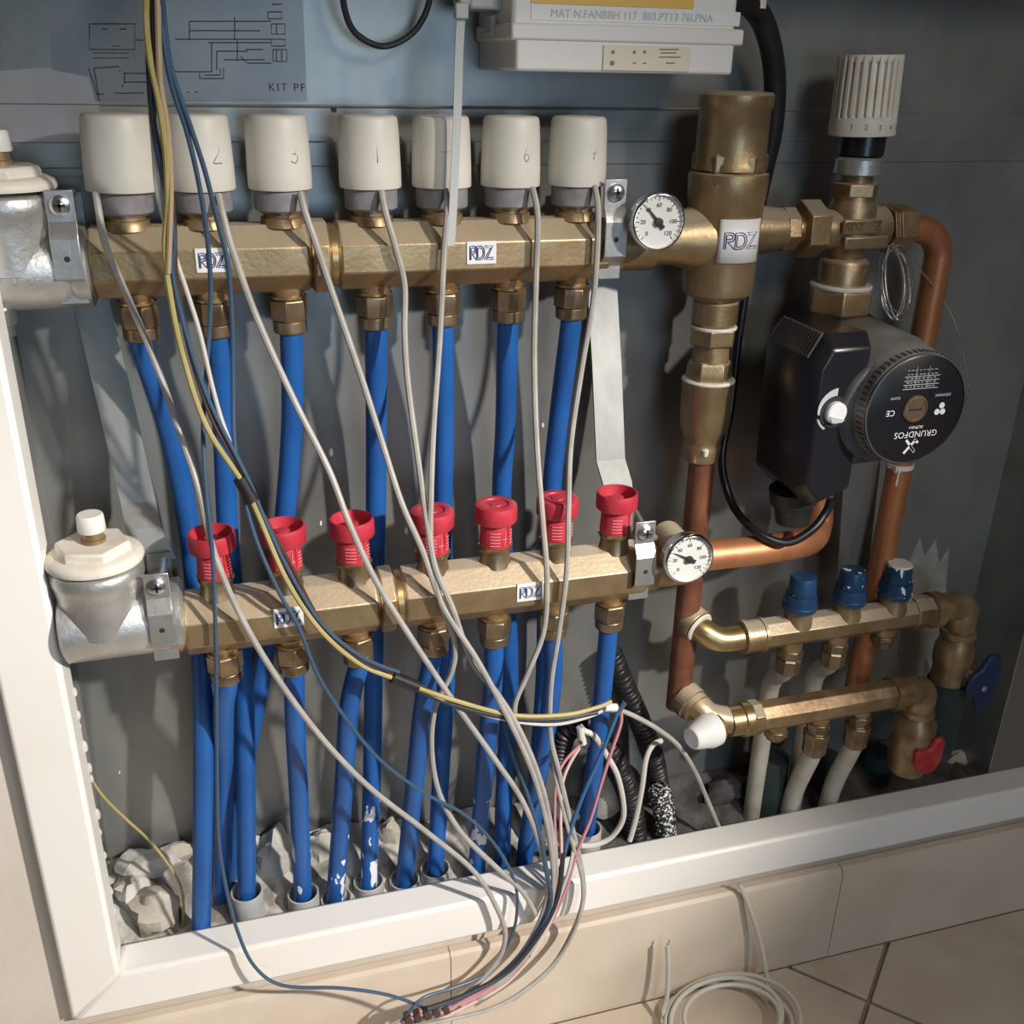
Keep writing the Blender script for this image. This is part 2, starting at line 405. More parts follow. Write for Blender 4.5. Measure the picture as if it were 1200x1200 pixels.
def rock(px, py, Y, r, mt, label, sq=(1, 1, 1), seed=0, name='stone', cat='stone'):
    c = P(px, py, Y); mb = MB(); n1, n2 = 14, 9
    for i in range(n2+1):
        th = math.pi*i/n2
        for j in range(n1):
            ph = 2*math.pi*j/n1; d = V((math.sin(th)*math.cos(ph), math.sin(th)*math.sin(ph), math.cos(th)))
            q = r*(1+.45*noise.noise(d*1.6+V((seed*3.1, seed, 0))))
            mb.v.append(c+V((d.x*q*sq[0], d.y*q*sq[1], d.z*q*sq[2])))
    for i in range(n2):
        for j in range(n1):
            k = (j+1) % n1; mb.f.append((i*n1+j, (i+1)*n1+j, (i+1)*n1+k, i*n1+k))
    obj(name, mb, mt, sharp=30, label=label, cat=cat, group='rubble at the foot of the cabinet')
rock(182, 1068, .012, .021, 'stone', 'rounded beige stone in the bottom left corner of the cabinet', (1, .8, 1.1), 1)
rock(155, 1045, .03, .017, 'plaster_lump', 'pale plaster lump above the rounded stone at the left corner', (.9, .8, 1.2), 2, 'plaster_lump', 'rubble')
rock(172, 1012, .042, .021, 'plaster_lump', 'white crumbly plaster lump below the back panel edge, left of the earth wire', (1.3, .7, .6), 3, 'plaster_lump', 'rubble')
rock(205, 1000, .045, .013, 'stone', 'grey stone under the panel edge beside the yellow green wire', (1.6, .6, .8), 4)
rock(324, 1012, .042, .024, 'plaster_lump', 'white plaster lump between the first two pipe sleeves', (.9, .6, 1.5), 5, 'plaster_lump', 'rubble')
rock(378, 1000, .042, .019, 'plaster_lump', 'pale plaster lump behind the paint splashed blue pipes', (.9, .5, 1.3), 6, 'plaster_lump', 'rubble')
rock(458, 985, .042, .015, 'stone', 'dark grey stone between the fourth and fifth blue pipe feet', (.8, .6, 1.6), 7)
rock(715, 925, .03, .027, 'stone', 'olive beige stone behind the last pipe sleeve', (.8, .6, 1.15), 8)
rock(655, 985, .02, .014, 'stone', 'dark stone left of the last pipe sleeve', (1.4, .8, .7), 9)
rock(855, 925, .03, .02, 'dark_ground', 'dark stone behind the white cable at the frame', (1.5, .7, .8), 10)
rock(1130, 890, .02, .016, 'stone', 'grey stone in the right corner beside the red handle', (1.5, .7, .6), 11)

# ------------------------------------------------------------------ diagram sheet on the back panel
sh = thing('wiring_diagram', P(230, 122, BK), 'translucent wiring diagram sheet stuck to the back panel behind the cables', 'diagram')
def bp(x, y, d=.0008):
    q = P(x, y, BK); return V((q.x, BK-d, q.z))
def patch(name, quad, mt, parent, d):
    q = [bp(x, y, 0) for x, y in quad]; return obj(name, MB().prism(q, (0, -d, 0)), mt, parent)
patch('sheet', [(52, -60), (352, -60), (360, 119), (112, 119), (104, 90), (62, 82)], 'film', sh, .0005)
patch('tape', [(-60, 88), (40, 80), (103, 76), (116, 118), (118, 180), (-60, 200)], 'film_pale', sh, .0004)
L = []
def rect(x0, y0, x1, y1): return [(x0, y0), (x1, y0), (x1, y1), (x0, y1), (x0, y0)]
L += [rect(105, 28, 158, 58), [(158, 47), (168, 47)], [(110, 80), (116, 112)], [(104, 80), (117, 119)], [(110, 80), (140, 78)], [(146, 86), (172, 86)], [(146, 96), (172, 96)], [(146, 84), (146, 98)],
      [(205, 46), (318, 46)], [(222, 25), (318, 25)], [(222, 36), (305, 36)], [(205, 84), (248, 84)], [(248, 84), (248, 50)], [(254, 82), (254, 60)], [(244, 50), (318, 50)], [(254, 60), (290, 60)], [(262, 70), (286, 70)],
      [(240, 88), (258, 88), (258, 80)], [(234, 92), (262, 92), (262, 80)], [(234, 92), (234, 86)], [(282, 66), (290, 74), (318, 74)], [(288, 58), (308, 58)], [(284, 70), (310, 70)], [(278, 47), (278, 72)], [(222, 25), (222, 46)], [(275, 20), (275, 47)]]
L += [rect(318, 46, 334, 54), rect(320, 58, 336, 72), [(324, 58), (324, 72)], [(330, 58), (330, 72)], rect(314, 14, 330, 22), rect(318, 28, 334, 40), [(324, 28), (324, 40)], [(318, 5), (330, 5)]]
L += [[(110+3*i, 62), (112+3*i, 62)] for i in range(14)] + [[(110+3*i, 68), (112+3*i, 68)] for i in range(14)] + [[(132+3*i, 54), (134+3*i, 54)] for i in range(3)]
L += [[(124, 28), (138, 28)], [(120, 34), (126, 34)], [(140, 34), (148, 34)], [(112, 110), (122, 110)], [(134, 109), (168, 109)], [(140, 82), (141, 84)], [(143, 99), (144, 102)], [(207, 108), (211, 108)], [(219, 108), (222, 108)], [(228, 108), (232, 108)]]
obj('print', MB().strokes(L, lambda x, y: bp(x, y, .0006), .00035, 4), 'ink_faint', sh)
c = bp(336, 103, .0007); text('lettering', 'KIT PF', .0075, plane(c, (1, 0, 0), (0, 0, 1)), 'ink_faint', sh, space=1.25)

# ------------------------------------------------------------------ manifolds
GAP = .0106
PX = [0, .05, .10, .15+GAP, .20+GAP, .25+GAP, .30+GAP]
AP = .0225
def octring(x, yc, zc, ap, k=1.0):
    R8 = ap*k/math.cos(math.pi/8)
    return [(x, yc+R8*math.cos(math.pi/8+i*math.pi/4), zc+R8*math.sin(math.pi/8+i*math.pi/4)) for i in range(8)]
def octbar(mb, x0, x1, yc, zc, ap=AP, ch=.003):
    return mb.loft([octring(x0, yc, zc, ap, .88), octring(x0+ch, yc, zc, ap), octring(x1-ch, yc, zc, ap), octring(x1, yc, zc, ap, .88)])
def compression_nut(o, parent, r=.0132):
    nt = obj('compression_nut', MB().lathe(o, -Z, [(.002, r*.86), (.004, r*1.04), (.017, r*1.04), (.0185, r*.95)], 6, random.uniform(0, 1)).lathe(o, -Z, [(.0185, r*.9), (.0265, r*.9), (.0275, r*.82)], 20), 'brass_nut', parent, bevel=.0006)
    obj('washer', MB().lathe(o, -Z, [(-.003, r*.66), (.001, r*.72), (.001, r*.98), (.0024, r*.98)], 20), 'brass_bright', nt)
def manifold(name, xoff, yc, zc, label, plates):
    t = thing(name, (.155+xoff, yc, zc-AP), label, 'manifold')
    x0 = -.026+xoff
    a = octbar(MB(), x0, .1165+xoff, yc, zc); obj('manifold_bar', a, 'brass', t, bevel=.0008)
    b = octbar(MB(), .1335+xoff, .334+xoff, yc, zc); obj('manifold_bar', b, 'brass', t, bevel=.0008)
    obj('coupling', octbar(MB(), .1165+xoff, .1295+xoff, yc, zc, AP*1.06, .002), 'brass', t, bevel=.0006)
    obj('seal_ring', MB().lathe((.1290+xoff, yc, zc), X, [(0, AP*.9), (.001, AP*.96), (.005, AP*.96), (.006, AP*.9)], 32), 'brass_bright', t)
    obj('end_collar', MB().lathe((x0+.002, yc, zc), -X, [(0, AP*.85), (.004, AP*.95), (.012, AP*.95), (.013, AP*.8), (.02, AP*.8)], 28), 'brass_dark', t)
    obj('end_collar', MB().lathe((.332+xoff, yc, zc), X, [(0, AP*.85), (.003, AP*.93), (.012, AP*.93), (.013, AP*.82), (.040, AP*.82)], 28), 'brass', t)
    for x in PX:
        compression_nut((x+xoff, yc, zc-AP-.003), t)
        obj('outlet_neck', MB().lathe((x+xoff, yc, zc-AP+.002), -Z, [(0, .0125), (.008, .0105)], 18), 'brass_dark', t)
    for (px, py, wpx) in plates:
        c = P(px, py, yc-AP); c = V((c.x, yc-AP, c.z)); ww, hh = .0215, .0158
        s = obj('name_plate', MB().box(c-V((0, .0004, 0)), (ww, .0012, hh)), 'sticker', t, bevel=.0004)
        obj('lettering', MB().strokes(RDZ, lambda u, v: c+V((-ww*.42+ww*.84*u/3, -.0011, -hh*.3+hh*.6*v)), .00042, 4), 'ink_blue', s)
    return t
ZU = -.0185; YL = -.0384; ZL = -.2735; XL = .0316
up = manifold('supply_manifold', 0, 0, ZU, 'upper brass manifold bar carrying the seven cream actuators', [(249, 305, 0), (564, 296, 0)])
lo_ = manifold('return_manifold', XL, YL, ZL, 'lower brass manifold bar carrying the seven red valve caps', [(338, 723, 0), (621, 693, 0)])

# ------------------------------------------------------------------ actuators on the upper bar
ZT = ZU+AP
ORD = ['first', 'second', 'third', 'fourth', 'fifth', 'sixth', 'seventh']
D2 = [(0, .8), (.2, 1), (.6, 1), (.75, .75), (.5, .45), (.1, .1), (.1, 0), (.9, 0)]
D3 = [(.1, .9), (.5, 1), (.75, .8), (.6, .55), (.3, .5), (.7, .45), (.8, .2), (.5, 0), (.1, .1)]
D1 = [(.5, 1), (.5, 0)]; D5 = [[(.1, .6), (.9, .6)]]
D6 = [(.7, 1), (.3, .6), (.15, .25), (.4, 0), (.7, .2), (.5, .45), (.2, .3)]; D7 = [(0, .9), (.4, 1), (.9, .95), (.6, .55), (.45, .1)]
marks = [None, ([D2], .55), ([D3], .45), ([D1], .1), ([[(.0, .6), (.9, .6)]], -.05), ([D6], .3), ([D7, [(.3, .45), (.85, .5)]], .25)]
notes = ['blank cream actuator head nearest the grey end fitting', 'cream actuator head with a pencilled 2 behind the cable bundle', 'cream actuator head with a pencilled 3',
         'cream actuator head with a single pencilled stroke, fourth from the left', 'cream actuator head behind the hanging white strap', 'greyish actuator head between the strap and the one marked 7', 'grey shaded actuator head marked 7 next to the gauge']
for i, x in enumerate(PX):
    t = thing('actuator', (x, 0, ZT-.001), notes[i], 'actuator', 'actuators on the upper manifold')
    k = [1.08, 1, 1, 1, .98, 1, 1][i]; R0 = .0212*k
    tilt = V((.02 if i == 0 else 0, -.0, 1)).normalized()
    o = V((x, 0, ZT))
    obj('valve_neck', MB().lathe(o, Z, [(-.002, .016), (.002, .0145), (.004, .0145), (.0045, .0125), (.0065, .0125), (.007, .0145), (.009, .0145)], 24), 'brass_dark', t)
    obj('union_ring', MB().lathe(o, Z, [(.0085, .0172), (.0095, .0182), (.0215, .0182), (.023, .017)], 28), 'ring_grey', t)
    mt = 'cream'
    b = obj('head', MB().lathe(o, tilt, [(.0225, .017), (.0225, R0*.98), (.0235, R0), (.035, R0*.995), (.055, R0*.965), (.0655, R0*.93), (.0675, R0*.90), (.0685, R0*.84), (.0690, R0*.5), (.0692, 0)], 36), mt, t, sharp=50)
    if marks[i]:
        lines, a0 = marks[i]
        va = math.atan2(-CAM.x+x, -CAM.y)  # towards the room
        def fn(u, v):
            a = a0+(u-.5)*.34; r = R0*(1.0-.035*(v)) ; return o+V((math.sin(a)*r*.985, -math.cos(a)*r*.985, .040+.011*v))
        obj('pencil_mark', MB().strokes([catmull([(*q, 0) for q in ln], 5) and [(p.x, p.y) for p in catmull([(*q, 0) for q in ln], 5)] for ln in lines], fn, .0004, 4), 'pencil', b)

# ------------------------------------------------------------------ red valve caps on the lower bar
ZTL = ZL+AP
for i, x in enumerate(PX):
    o = V((x+XL, YL, ZTL))
    openc = i in (0, 1, 2, 6)
    lab = ['bright red valve cap with open cup, leftmost on the lower manifold', 'red valve cap half hidden by the yellow cable run', 'red cupped valve cap left of the bar joint', 'closed red valve cap crossed by two grey cables',
           'closed red valve cap with clear view of its scale, fifth from left', 'closed red valve cap between two hanging cables', 'red cupped valve cap farthest right, beside the bracket'][i]
    t = thing('balancing_valve', o-V((0, 0, .001)), lab, 'valve', 'red valves on the lower manifold')
    obj('valve_neck', MB().lathe(o, Z, [(-.003, .0135), (.003, .0118), (.010, .0112), (.0105, .0128), (.013, .0128)], 24), 'brass_nut', t)
    obj('hex_collar', MB().lathe(o, Z, [(.012, .0138), (.0145, .0138)], 6, .3), 'brass_bright', t)
    s = obj('scale_body', MB().lathe(o, Z, [(.0142, .0122), (.0155, .0126), (.031, .0118), (.034, .0105)], 28), 'red', t)
    ln = []
    for q in range(5):
        zz = .0175+q*.0026
        for a, b in ((-.85, -.2), (.55, .9)): ln.append([(a+(b-a)*e/4, zz) for e in range(5)])
    ln += [[(.12, .0165), (.12, .029)], [(-.05, .0225), (.3, .0225)]]
    sa = .25
    obj('scale_print', MB().strokes(ln, lambda a, z: o+V((math.sin(a+sa)*.0124, -math.cos(a+sa)*.0124, z)), .00035, 4), 'red_print', s)
    obj('slot', MB().strokes([[(.42, .016), (.42, .0325)]], lambda a, z: o+V((math.sin(a+sa)*.0119, -math.cos(a+sa)*.0119, z)), .0011, 5), 'red_dark', s)
    cp = [(.0335, .010), (.0345, .0158), (.0355, .0166), (.0460, .0166), (.0480, .0160)]
    if openc: cp += [(.0482, .0148), (.0440, .0140), (.0400, .0132), (.0395, .006), (.0440, .005), (.0450, 0)]
    else: cp += [(.0488, .0140), (.0485, .010), (.0475, .0095), (.0475, .005), (.0482, .0045), (.0482, 0)]
    obj('cap', MB().lathe(o, Z, cp, 32), 'red', t, sharp=40)

# ------------------------------------------------------------------ blue heating pipes
PR = .0081
UB = [(172, 400, .0), (258, 395, 0), (344, 392, 0), (441, 392, 0), (520, 388, 0), (595, 380, 0), (668, 375, 0)]
up_paths = [
 [(200, 510, .012), (220, 610, .018), (232, 720, .010), (238, 800, -.006), (238, 950, -.012), (236, 1075, -.014), (236, 1120, -.014)],
 [(262, 500, .010), (268, 640, .014), (278, 725, .010), (285, 800, .002), (288, 900, -.001), (289, 1050, .0), (289, 1085, .0)],
 [(342, 500, .014), (332, 620, .026), (312, 760, .035), (296, 850, .038), (275, 960, .038), (268, 1040, .036)],
 [(441, 500, .014), (440, 640, .022), (438, 780, .022), (436, 900, .014), (432, 1035, .004), (432, 1075, .002)],
 [(520, 500, .014), (519, 640, .022), (523, 780, .022), (517, 900, .014), (510, 1020, .004), (509, 1055, .002)],
 [(592, 500, .014), (588, 600, .022), (597, 780, .022), (592, 900, .014), (588, 1000, .004), (587, 1045, .002)],
 [(656, 480, .012), (645, 590, .022), (640, 700, .026), (638, 790, .026), (630, 900, .022), (622, 1010, .016)]]
lo_paths = [
 [(262, 830, -.028), (262, 900, .004), (262, 960, .018), (261, 1020, .022), (260, 1060, .022)],
 [(346, 850, -.034), (350, 930, -.018), (355, 1050, .0), (355, 1090, .0)],
 [(409, 830, -.034), (403, 920, -.018), (393, 1050, -.002), (392, 1085, -.002)],
 [(497, 820, -.034), (488, 900, -.018), (474, 1030, .0), (472, 1065, .0)],
 [(577, 810, -.034), (569, 890, -.022), (560, 1000, -.008), (558, 1040, -.008)],
 [(648, 790, -.034), (640, 860, -.022), (618, 980, -.006), (612, 1040, -.006)],
 [(709, 780, -.034), (702, 850, -.020), (688, 970, -.002), (686, 1000, .0)]]
pipe_lab_u = ['blue pipe from under the first actuator, bending down leftmost of all', 'blue pipe from under the actuator marked 2', 'blue pipe from under the actuator marked 3, slanting left', 'blue pipe from under the fourth actuator, beside the bar joint',
 'blue pipe from under the strap crossed actuator', 'blue pipe from under the sixth actuator', 'blue pipe from under the actuator marked 7, slanting left to the sixth red valve']
pipe_lab_l = ['blue pipe under the first red valve, tucked behind the leftmost pipe', 'blue pipe under the second red valve with white paint at its foot', 'blue pipe under the third red valve with the longest white paint splashes', 'blue pipe under the fourth red valve, slanting left into a sleeve',
 'blue pipe under the fifth red valve', 'blue pipe under the sixth red valve, slanting left', 'blue pipe under the last red valve, ending in the rightmost grey sleeve']
for i in range(7):
    top = V((PX[i], 0, ZU-AP-.026))
    pts = [top, top-V((0, 0, .012))]+[P(*q) for q in up_paths[i]]
    obj('heating_pipe', MB().tube(catmull(pts, 8), PR, 18), 'blue_pipe_splashed' if i == 3 else 'blue_pipe', label=pipe_lab_u[i], cat='pipe', group='blue heating pipes')
    top = V((PX[i]+XL, YL, ZL-AP-.026))
    pts = [top, top-V((0, 0, .008))]+[P(*q) for q in lo_paths[i]]
    obj('heating_pipe', MB().tube(catmull(pts, 8), PR, 18), 'blue_pipe_splashed' if i in (1, 2, 4) else 'blue_pipe', label=pipe_lab_l[i], cat='pipe', group='blue heating pipes')
# grey plastic sleeves the pipes drop into
sl = [(289, 1044, 0, 'grey pipe sleeve at the foot of the second blue pipe, leftmost and tallest'), (355, 1046, 0, 'grey pipe sleeve holding the pipe under the second red valve'), (394, 1052, -.002, 'white splashed grey pipe sleeve third from the left'),
      (432, 1032, .004, 'grey pipe sleeve fourth from the left, close to its splashed neighbour'), (474, 1030, 0, 'grey pipe sleeve fifth from the left'), (510, 1017, .004, 'grey pipe sleeve sixth from the left'), (688, 970, -.002, 'grey pipe sleeve standing alone by the olive stone')]
for x, y, yy, lb in sl:
    c = P(x, y, yy); Rr = .0142
    obj('pipe_sleeve', MB().lathe(c, Z, [(-.05, Rr-.0016), (-.05, Rr), (0, Rr), (.0004, Rr-.0004), (.0004, Rr-.0014), (-.001, Rr-.0018), (-.049, Rr-.0018)], 30), 'sleeve', label=lb, cat='sleeve', group='grey pipe sleeves')

# ------------------------------------------------------------------ grey cast end fittings on the left of both bars
def end_fitting(xc, yc, zc, xbar, label, knob_h=.0):
    t = thing('vent_fitting', (xc, yc, zc-.045), label, 'fitting', 'grey end fittings')
    R1 = .0305
    b = obj('body', MB().lathe((xc, yc, zc), Z, [(-.012, R1*.93), (.016, R1*.95), (.024, R1*1.0), (.0265, R1*1.03), (.034, R1*1.03), (.036, R1*.97)], 40), 'cast', t, sharp=50)
    obj('side_branch', MB().lathe((xc+.004, yc, zc-.011), X, [(-.034, .012), (-.033, .022), (-.030, .0268), (.026, .0268), (.030, .0245), (xbar-xc-.016, .0235), (xbar-xc-.012, .0262), (xbar-xc-.004, .0262), (xbar-xc-.002, .022)], 40), 'cast', t, sharp=50)
    # embossed marks
    if zc > -.1: ln = [[(-.5+.32*k, -.2), (-.38+.32*k, -.2)] for k in range(3)] + [[(-.44+.32*k, -.28), (-.36+.32*k, -.12)] for k in range(3)]
    if zc > -.1: obj('embossing', MB().strokes(ln, lambda a, q: V((xc+a*.03+.006, yc-.0265, zc-.008+q*.03)), .0009, 5), 'cast', b)
    f = obj('cap_flange', MB().lathe((xc, yc, zc+.036), Z, [(0, R1*.9), (.0022, R1*.92), (.0025, R1*1.06), (.0045, R1*1.08), (.0075, R1*1.04), (.010, R1*.9)], 44), 'white_old', t, sharp=45)
    obj('seal', MB().lathe((xc, yc, zc+.0352), Z, [(0, R1*.93), (.003, R1*.93)], 36), 'black_soft', f)
    obj('hex_top', MB().lathe((xc, yc, zc+.0455), Z, [(0, R1*.86), (.0055, R1*.84), (.0068, R1*.78)], 6, .35), 'white_old', f, bevel=.0012)
    obj('vent_stem', MB().lathe((xc+.001, yc, zc+.052), Z, [(0, .0082), (.003, .0082), (.0035, .007), (.010, .007)], 20), 'brass_dark', f)
    obj('vent_knob', MB().lathe((xc+.001, yc, zc+.0605), Z, [(0, .0088), (.001, .0094), (.011, .0090), (.0125, .0080)], 16), 'white_plastic', f)
    return t
cL = P(122, 705, YL); end_fitting(-.047, YL, -.2535, .0056, 'grey cast end fitting with white vent cap left of the lower manifold')
end_fitting(-.071, 0, -.0100, -.026, 'grey cast end fitting with white cap cut by the picture edge, upper manifold')
# small screw fitting hanging at the left edge below the upper one
c = P(4, 372, -.01)
obj('drain_plug', MB().lathe(c+V((0, 0, .012)), -Z, [(0, .006), (.006, .006), (.006, .0085), (.016, .0085), (.017, .006), (.024, .006)], 16), 'steel', label='small metal drain plug at the left edge under the upper end fitting', cat='plug')

# ------------------------------------------------------------------ brackets: strip on the back panel and a clamp round each bar
def screw_head(parent, c, r=.0062):
    s = obj('screw', MB().lathe(c, -Y_, [(0, r*.7), (.0005, r), (.002, r), (.0036, r*.65), (.004, 0)], 20), 'steel', parent)
    obj('recess', MB().box(c+V((0, -.0038, 0)), (r*1.1, .0008, r*.28)).box(c+V((0, -.0038, 0)), (r*.28, .0008, r*1.1)), 'ink', s)
def clamp(parent, x, yc, zc, w, r):
    # pressed saddle: upper lug, bend over the bar, lower lug
    yf = yc-r-.0015
    pth = [(x, yf+.002, zc+.037), (x, yf+.002, zc+.018), (x, yf-.002, zc+.012), (x, yf-.004, zc+.008), (x, yf-.004, zc-.016), (x, yf+.004, zc-.022), (x, yf+.006, zc-.024), (x, yf+.006, zc-.034)]
    c = obj('clamp', MB().strip(pth, (w, 0, 0), .0018), 'galv_bright', parent, sharp=15, bevel=.0005)
    screw_head(c, V((x, yf+.001, zc+.028)))
    obj('bolt_tail', MB().lathe((x+.002, yf+.003, zc+.028), V((.1, 1, .15)), [(0, .0025), (.03, .0025)], 10), 'steel', c)
    obj('hole', MB().lathe((x, yf-.0047, zc-.004), -Y_, [(0, .0019), (.0004, .0019)], 12), 'ink', c)
    obj('back_saddle', MB().strip([(x, yc+r+.004, zc+.03), (x, yc+r+.002, zc+.014), (x, yc+r+.002, zc-.014), (x, yc+r+.004, zc-.03)], (w, 0, 0), .0018), 'galv', parent)
def bracket(label, xu, xl, w, cxu, czu, cxl, czl):
    t = thing('wall_bracket', (xu, .05, -.26), label, 'bracket', 'manifold brackets')
    yl = -.010
    pts = [(cxu, .0545, .03), (cxu, .0535, -.02), (xu, .050, -.05), ((xu+xl)/2, .030, -.12), (xl, .012, -.196), (xl+.002, -.001, -.212), (cxl, -.008, -.235), (cxl, -.008, -.29)]
    obj('strip', MB().strip(pts, (w, 0, 0), .0025), 'galv_strip', t, sharp=15)
    clamp(t, cxu, 0, czu, .0170, .0225); clamp(t, cxl, YL, czl, .0170, .0225)
bracket('bent steel bracket strip holding the left ends of both manifolds', -.034, -.018, .0245, -.036, -.0075, -.0075, -.2575)
bracket('bent steel bracket strip holding the right ends of both manifolds', .3535, .3555, .0255, .3285+.004, -.005, .3585, -.258)

# ------------------------------------------------------------------ gauges
def gauge(c, r, needle, label, tee_z):
    c = V(c); t = thing('dial_gauge', c-V((0, 0, r)), label, 'gauge', 'dial thermometers')
    obj('case', MB().lathe(c+V((0, .012, 0)), -Y_, [(0, r*.6), (.001, r*.9), (.010, r*.96)], 40), 'steel', t)
    obj('bezel', MB().lathe(c+V((0, .004, 0)), -Y_, [(0, r*.96), (.001, r), (.005, r), (.0065, r*.95), (.0065, r*.90), (.003, r*.87)], 48), 'chrome', t, sharp=60)
    d = obj('dial', MB().lathe(c+V((0, .002, 0)), -Y_, [(0, r*.9), (.002, r*.9), (.002, 0)], 40), 'dial', t)
    def pt(a, q): return V((c.x+math.sin(a)*q*r, c.y-.0002, c.z+math.cos(a)*q*r))
    ln = [[(math.radians(-135+270*k/24), .84), (math.radians(-135+270*k/24), .78 if k % 4 else .70)] for k in range(25)]
    obj('tick_marks', MB().strokes(ln, pt, .00028, 4), 'ink', d)
    for k in range(7):
        a = math.radians(-135+45*k)
        q = pt(a, .56)
        text('numeral', str(k*20), .0042, plane(q, (1, 0, 0), (0, 0, 1)), 'ink', d)
    a = math.radians(needle)
    u = V((math.sin(a), 0, math.cos(a))); s = V((u.z, 0, -u.x)); q = c+V((0, -.0008, 0))
    n = MB().prism([q+u*r*.76, q+s*.0004+u*r*.5, q+s*.0011, q-u*r*.3+s*.0018, q-u*r*.3-s*.0018, q-s*.0011, q-s*.0004+u*r*.5], (0, -.0006, 0))
    nd = obj('needle', n, 'ink', t)
    obj('hub', MB().lathe(q, -Y_, [(0, r*.15), (.0018, r*.15), (.0022, r*.1)], 16), 'ink', nd)
    obj('glass', MB().lathe(c+V((0, -.0028, 0)), -Y_, [(0, r*.9), (.0008, r*.9)], 32), 'gauge_glass', t)
    return t
g1 = P(771, 260, -.042); gauge(g1, .0205, -42, 'chrome rimmed dial gauge between the upper manifold and the brass column', 0)
g2 = P(807, 655, -.076); gauge(g2, .0212, -62, 'chrome rimmed dial gauge at the right end of the lower manifold', 0)

# ------------------------------------------------------------------ brass mixing column
CX = .4325
t = thing('mixing_column', (CX, 0, -.196), 'tall brass mixing column with a white RDZ sticker', 'mixing valve')
o = V((CX, 0, 0))
obj('upper_cylinder', MB().lathe(o, Z, [(.036, .0275), (.040, .0272), (.042, .0265), (.078, .0262), (.080, .0278), (.088, .0278), (.090, .026), (.0905, .018)], 40), 'brass', t, sharp=40)
obj('hex_shoulder', MB().lathe(o, Z, [(.033, .0262), (.036, .0288), (.046, .0288), (.049, .0262)], 6, .2), 'brass', t, bevel=.0006)
b = obj('body', MB().lathe(o, Z, [(-.060, .0215), (-.056, .0268), (-.048, .0278), (.014, .0288), (.0155, .0296), (.030, .0302), (.0335, .0298), (.0345, .026)], 44), 'brass', t, sharp=30)
def cyl(a, z, r=.0291): return V((CX+math.sin(a)*r, -math.cos(a)*r, z))
# curved sticker
sm = MB(); A0, A1 = -.58, .68; z0, z1 = -.029, .003; n = 12
a0c = .02
for k in range(n+1):
    a = A0+(A1-A0)*k/n
    for z in (z0, z1): sm.v.append(cyl(a, z, .0290+.0003))
for k in range(n): sm.f.append((2*k, 2*k+2, 2*k+3, 2*k+1))
st = obj('sticker', sm, 'sticker', b); md = st.modifiers.new('solid', 'SOLIDIFY'); md.thickness = .0006; md.offset = 0
obj('lettering', MB().strokes([[(A0+(A1-A0)*(.1+.8*u/3), -.0185+.012*v) for u, v in ln] for ln in RDZ], lambda a, z: cyl(a, z, .0297), .00045, 4), 'ink_blue', st)
obj('side_port', MB().lathe((CX-.012, 0, -.0145), -X, [(0, .0245), (.016, .0235), (.032, .0190), (.060, .0182), (.061, .0175)], 32), 'brass', t, sharp=50)
obj('side_port', MB().lathe((CX+.012, 0, -.0095), X, [(0, .0205), (.018, .0185), (.037, .0165)], 28), 'brass', t, sharp=50)
obj('side_nut', MB().lathe((CX+.048, 0, -.0095), X, [(0, .0155), (.001, .0178), (.011, .0178), (.012, .016)], 8, .2), 'brass', t, bevel=.0006)
obj('side_tail', MB().lathe((CX+.058, 0, -.0095), X, [(0, .0130), (.018, .0130)], 24), 'brass_bright', t)
# lower unions
obj('union_neck', MB().lathe(o, Z, [(-.082, .0165), (-.080, .0180), (-.064, .0180), (-.062, .0165), (-.058, .0165)], 28), 'brass', t)
obj('union_nut', MB().lathe(o, Z, [(-.0985, .0165), (-.097, .0195), (-.085, .0195), (-.0835, .0175)], 6, .5), 'brass', t, bevel=.0006)
obj('white_thread_seal', MB().lathe(o, Z, [(-.085, .0185), (-.0835, .0188), (-.0825, .0182)], 24), 'white_old', t)
obj('union_neck', MB().lathe(o, Z, [(-.112, .0150), (-.0985, .0140)], 24), 'brass_dark', t)
obj('union_nut', MB().lathe(o, Z, [(-.127, .0185), (-.1245, .0192), (-.1135, .0180), (-.111, .0160)], 6, .2), 'brass', t, bevel=.0006)
obj('check_valve', MB().lathe(o, Z, [(-.199, .0118), (-.197, .0150), (-.185, .0160), (-.182, .0150), (-.176, .0165), (-.168, .0195), (-.150, .0208), (-.131, .0212), (-.1285, .0218), (-.1275, .020)], 32), 'brass', t, sharp=40)
obj('thread_seal', MB().lathe(o, Z, [(-.1290, .0213), (-.1275, .0219), (-.1262, .0205)], 32), 'white_old', t)
obj('solder_drip', MB().lathe((CX-.004, -.0152, -.187), Z, [(-.004, 0), (-.002, .0022), (.003, .003), (.0045, 0)], 10), 'white_old', t)
# copper pipe below the column, down behind the gauge
CUX = .4345
obj('copper_pipe', MB().tube([(CUX, 0, -.195), (CUX, 0, -.30), (CUX, 0, -.448)], .0112, 24), 'copper_dark', label='dark copper pipe running down from the brass column behind the lower gauge', cat='pipe')

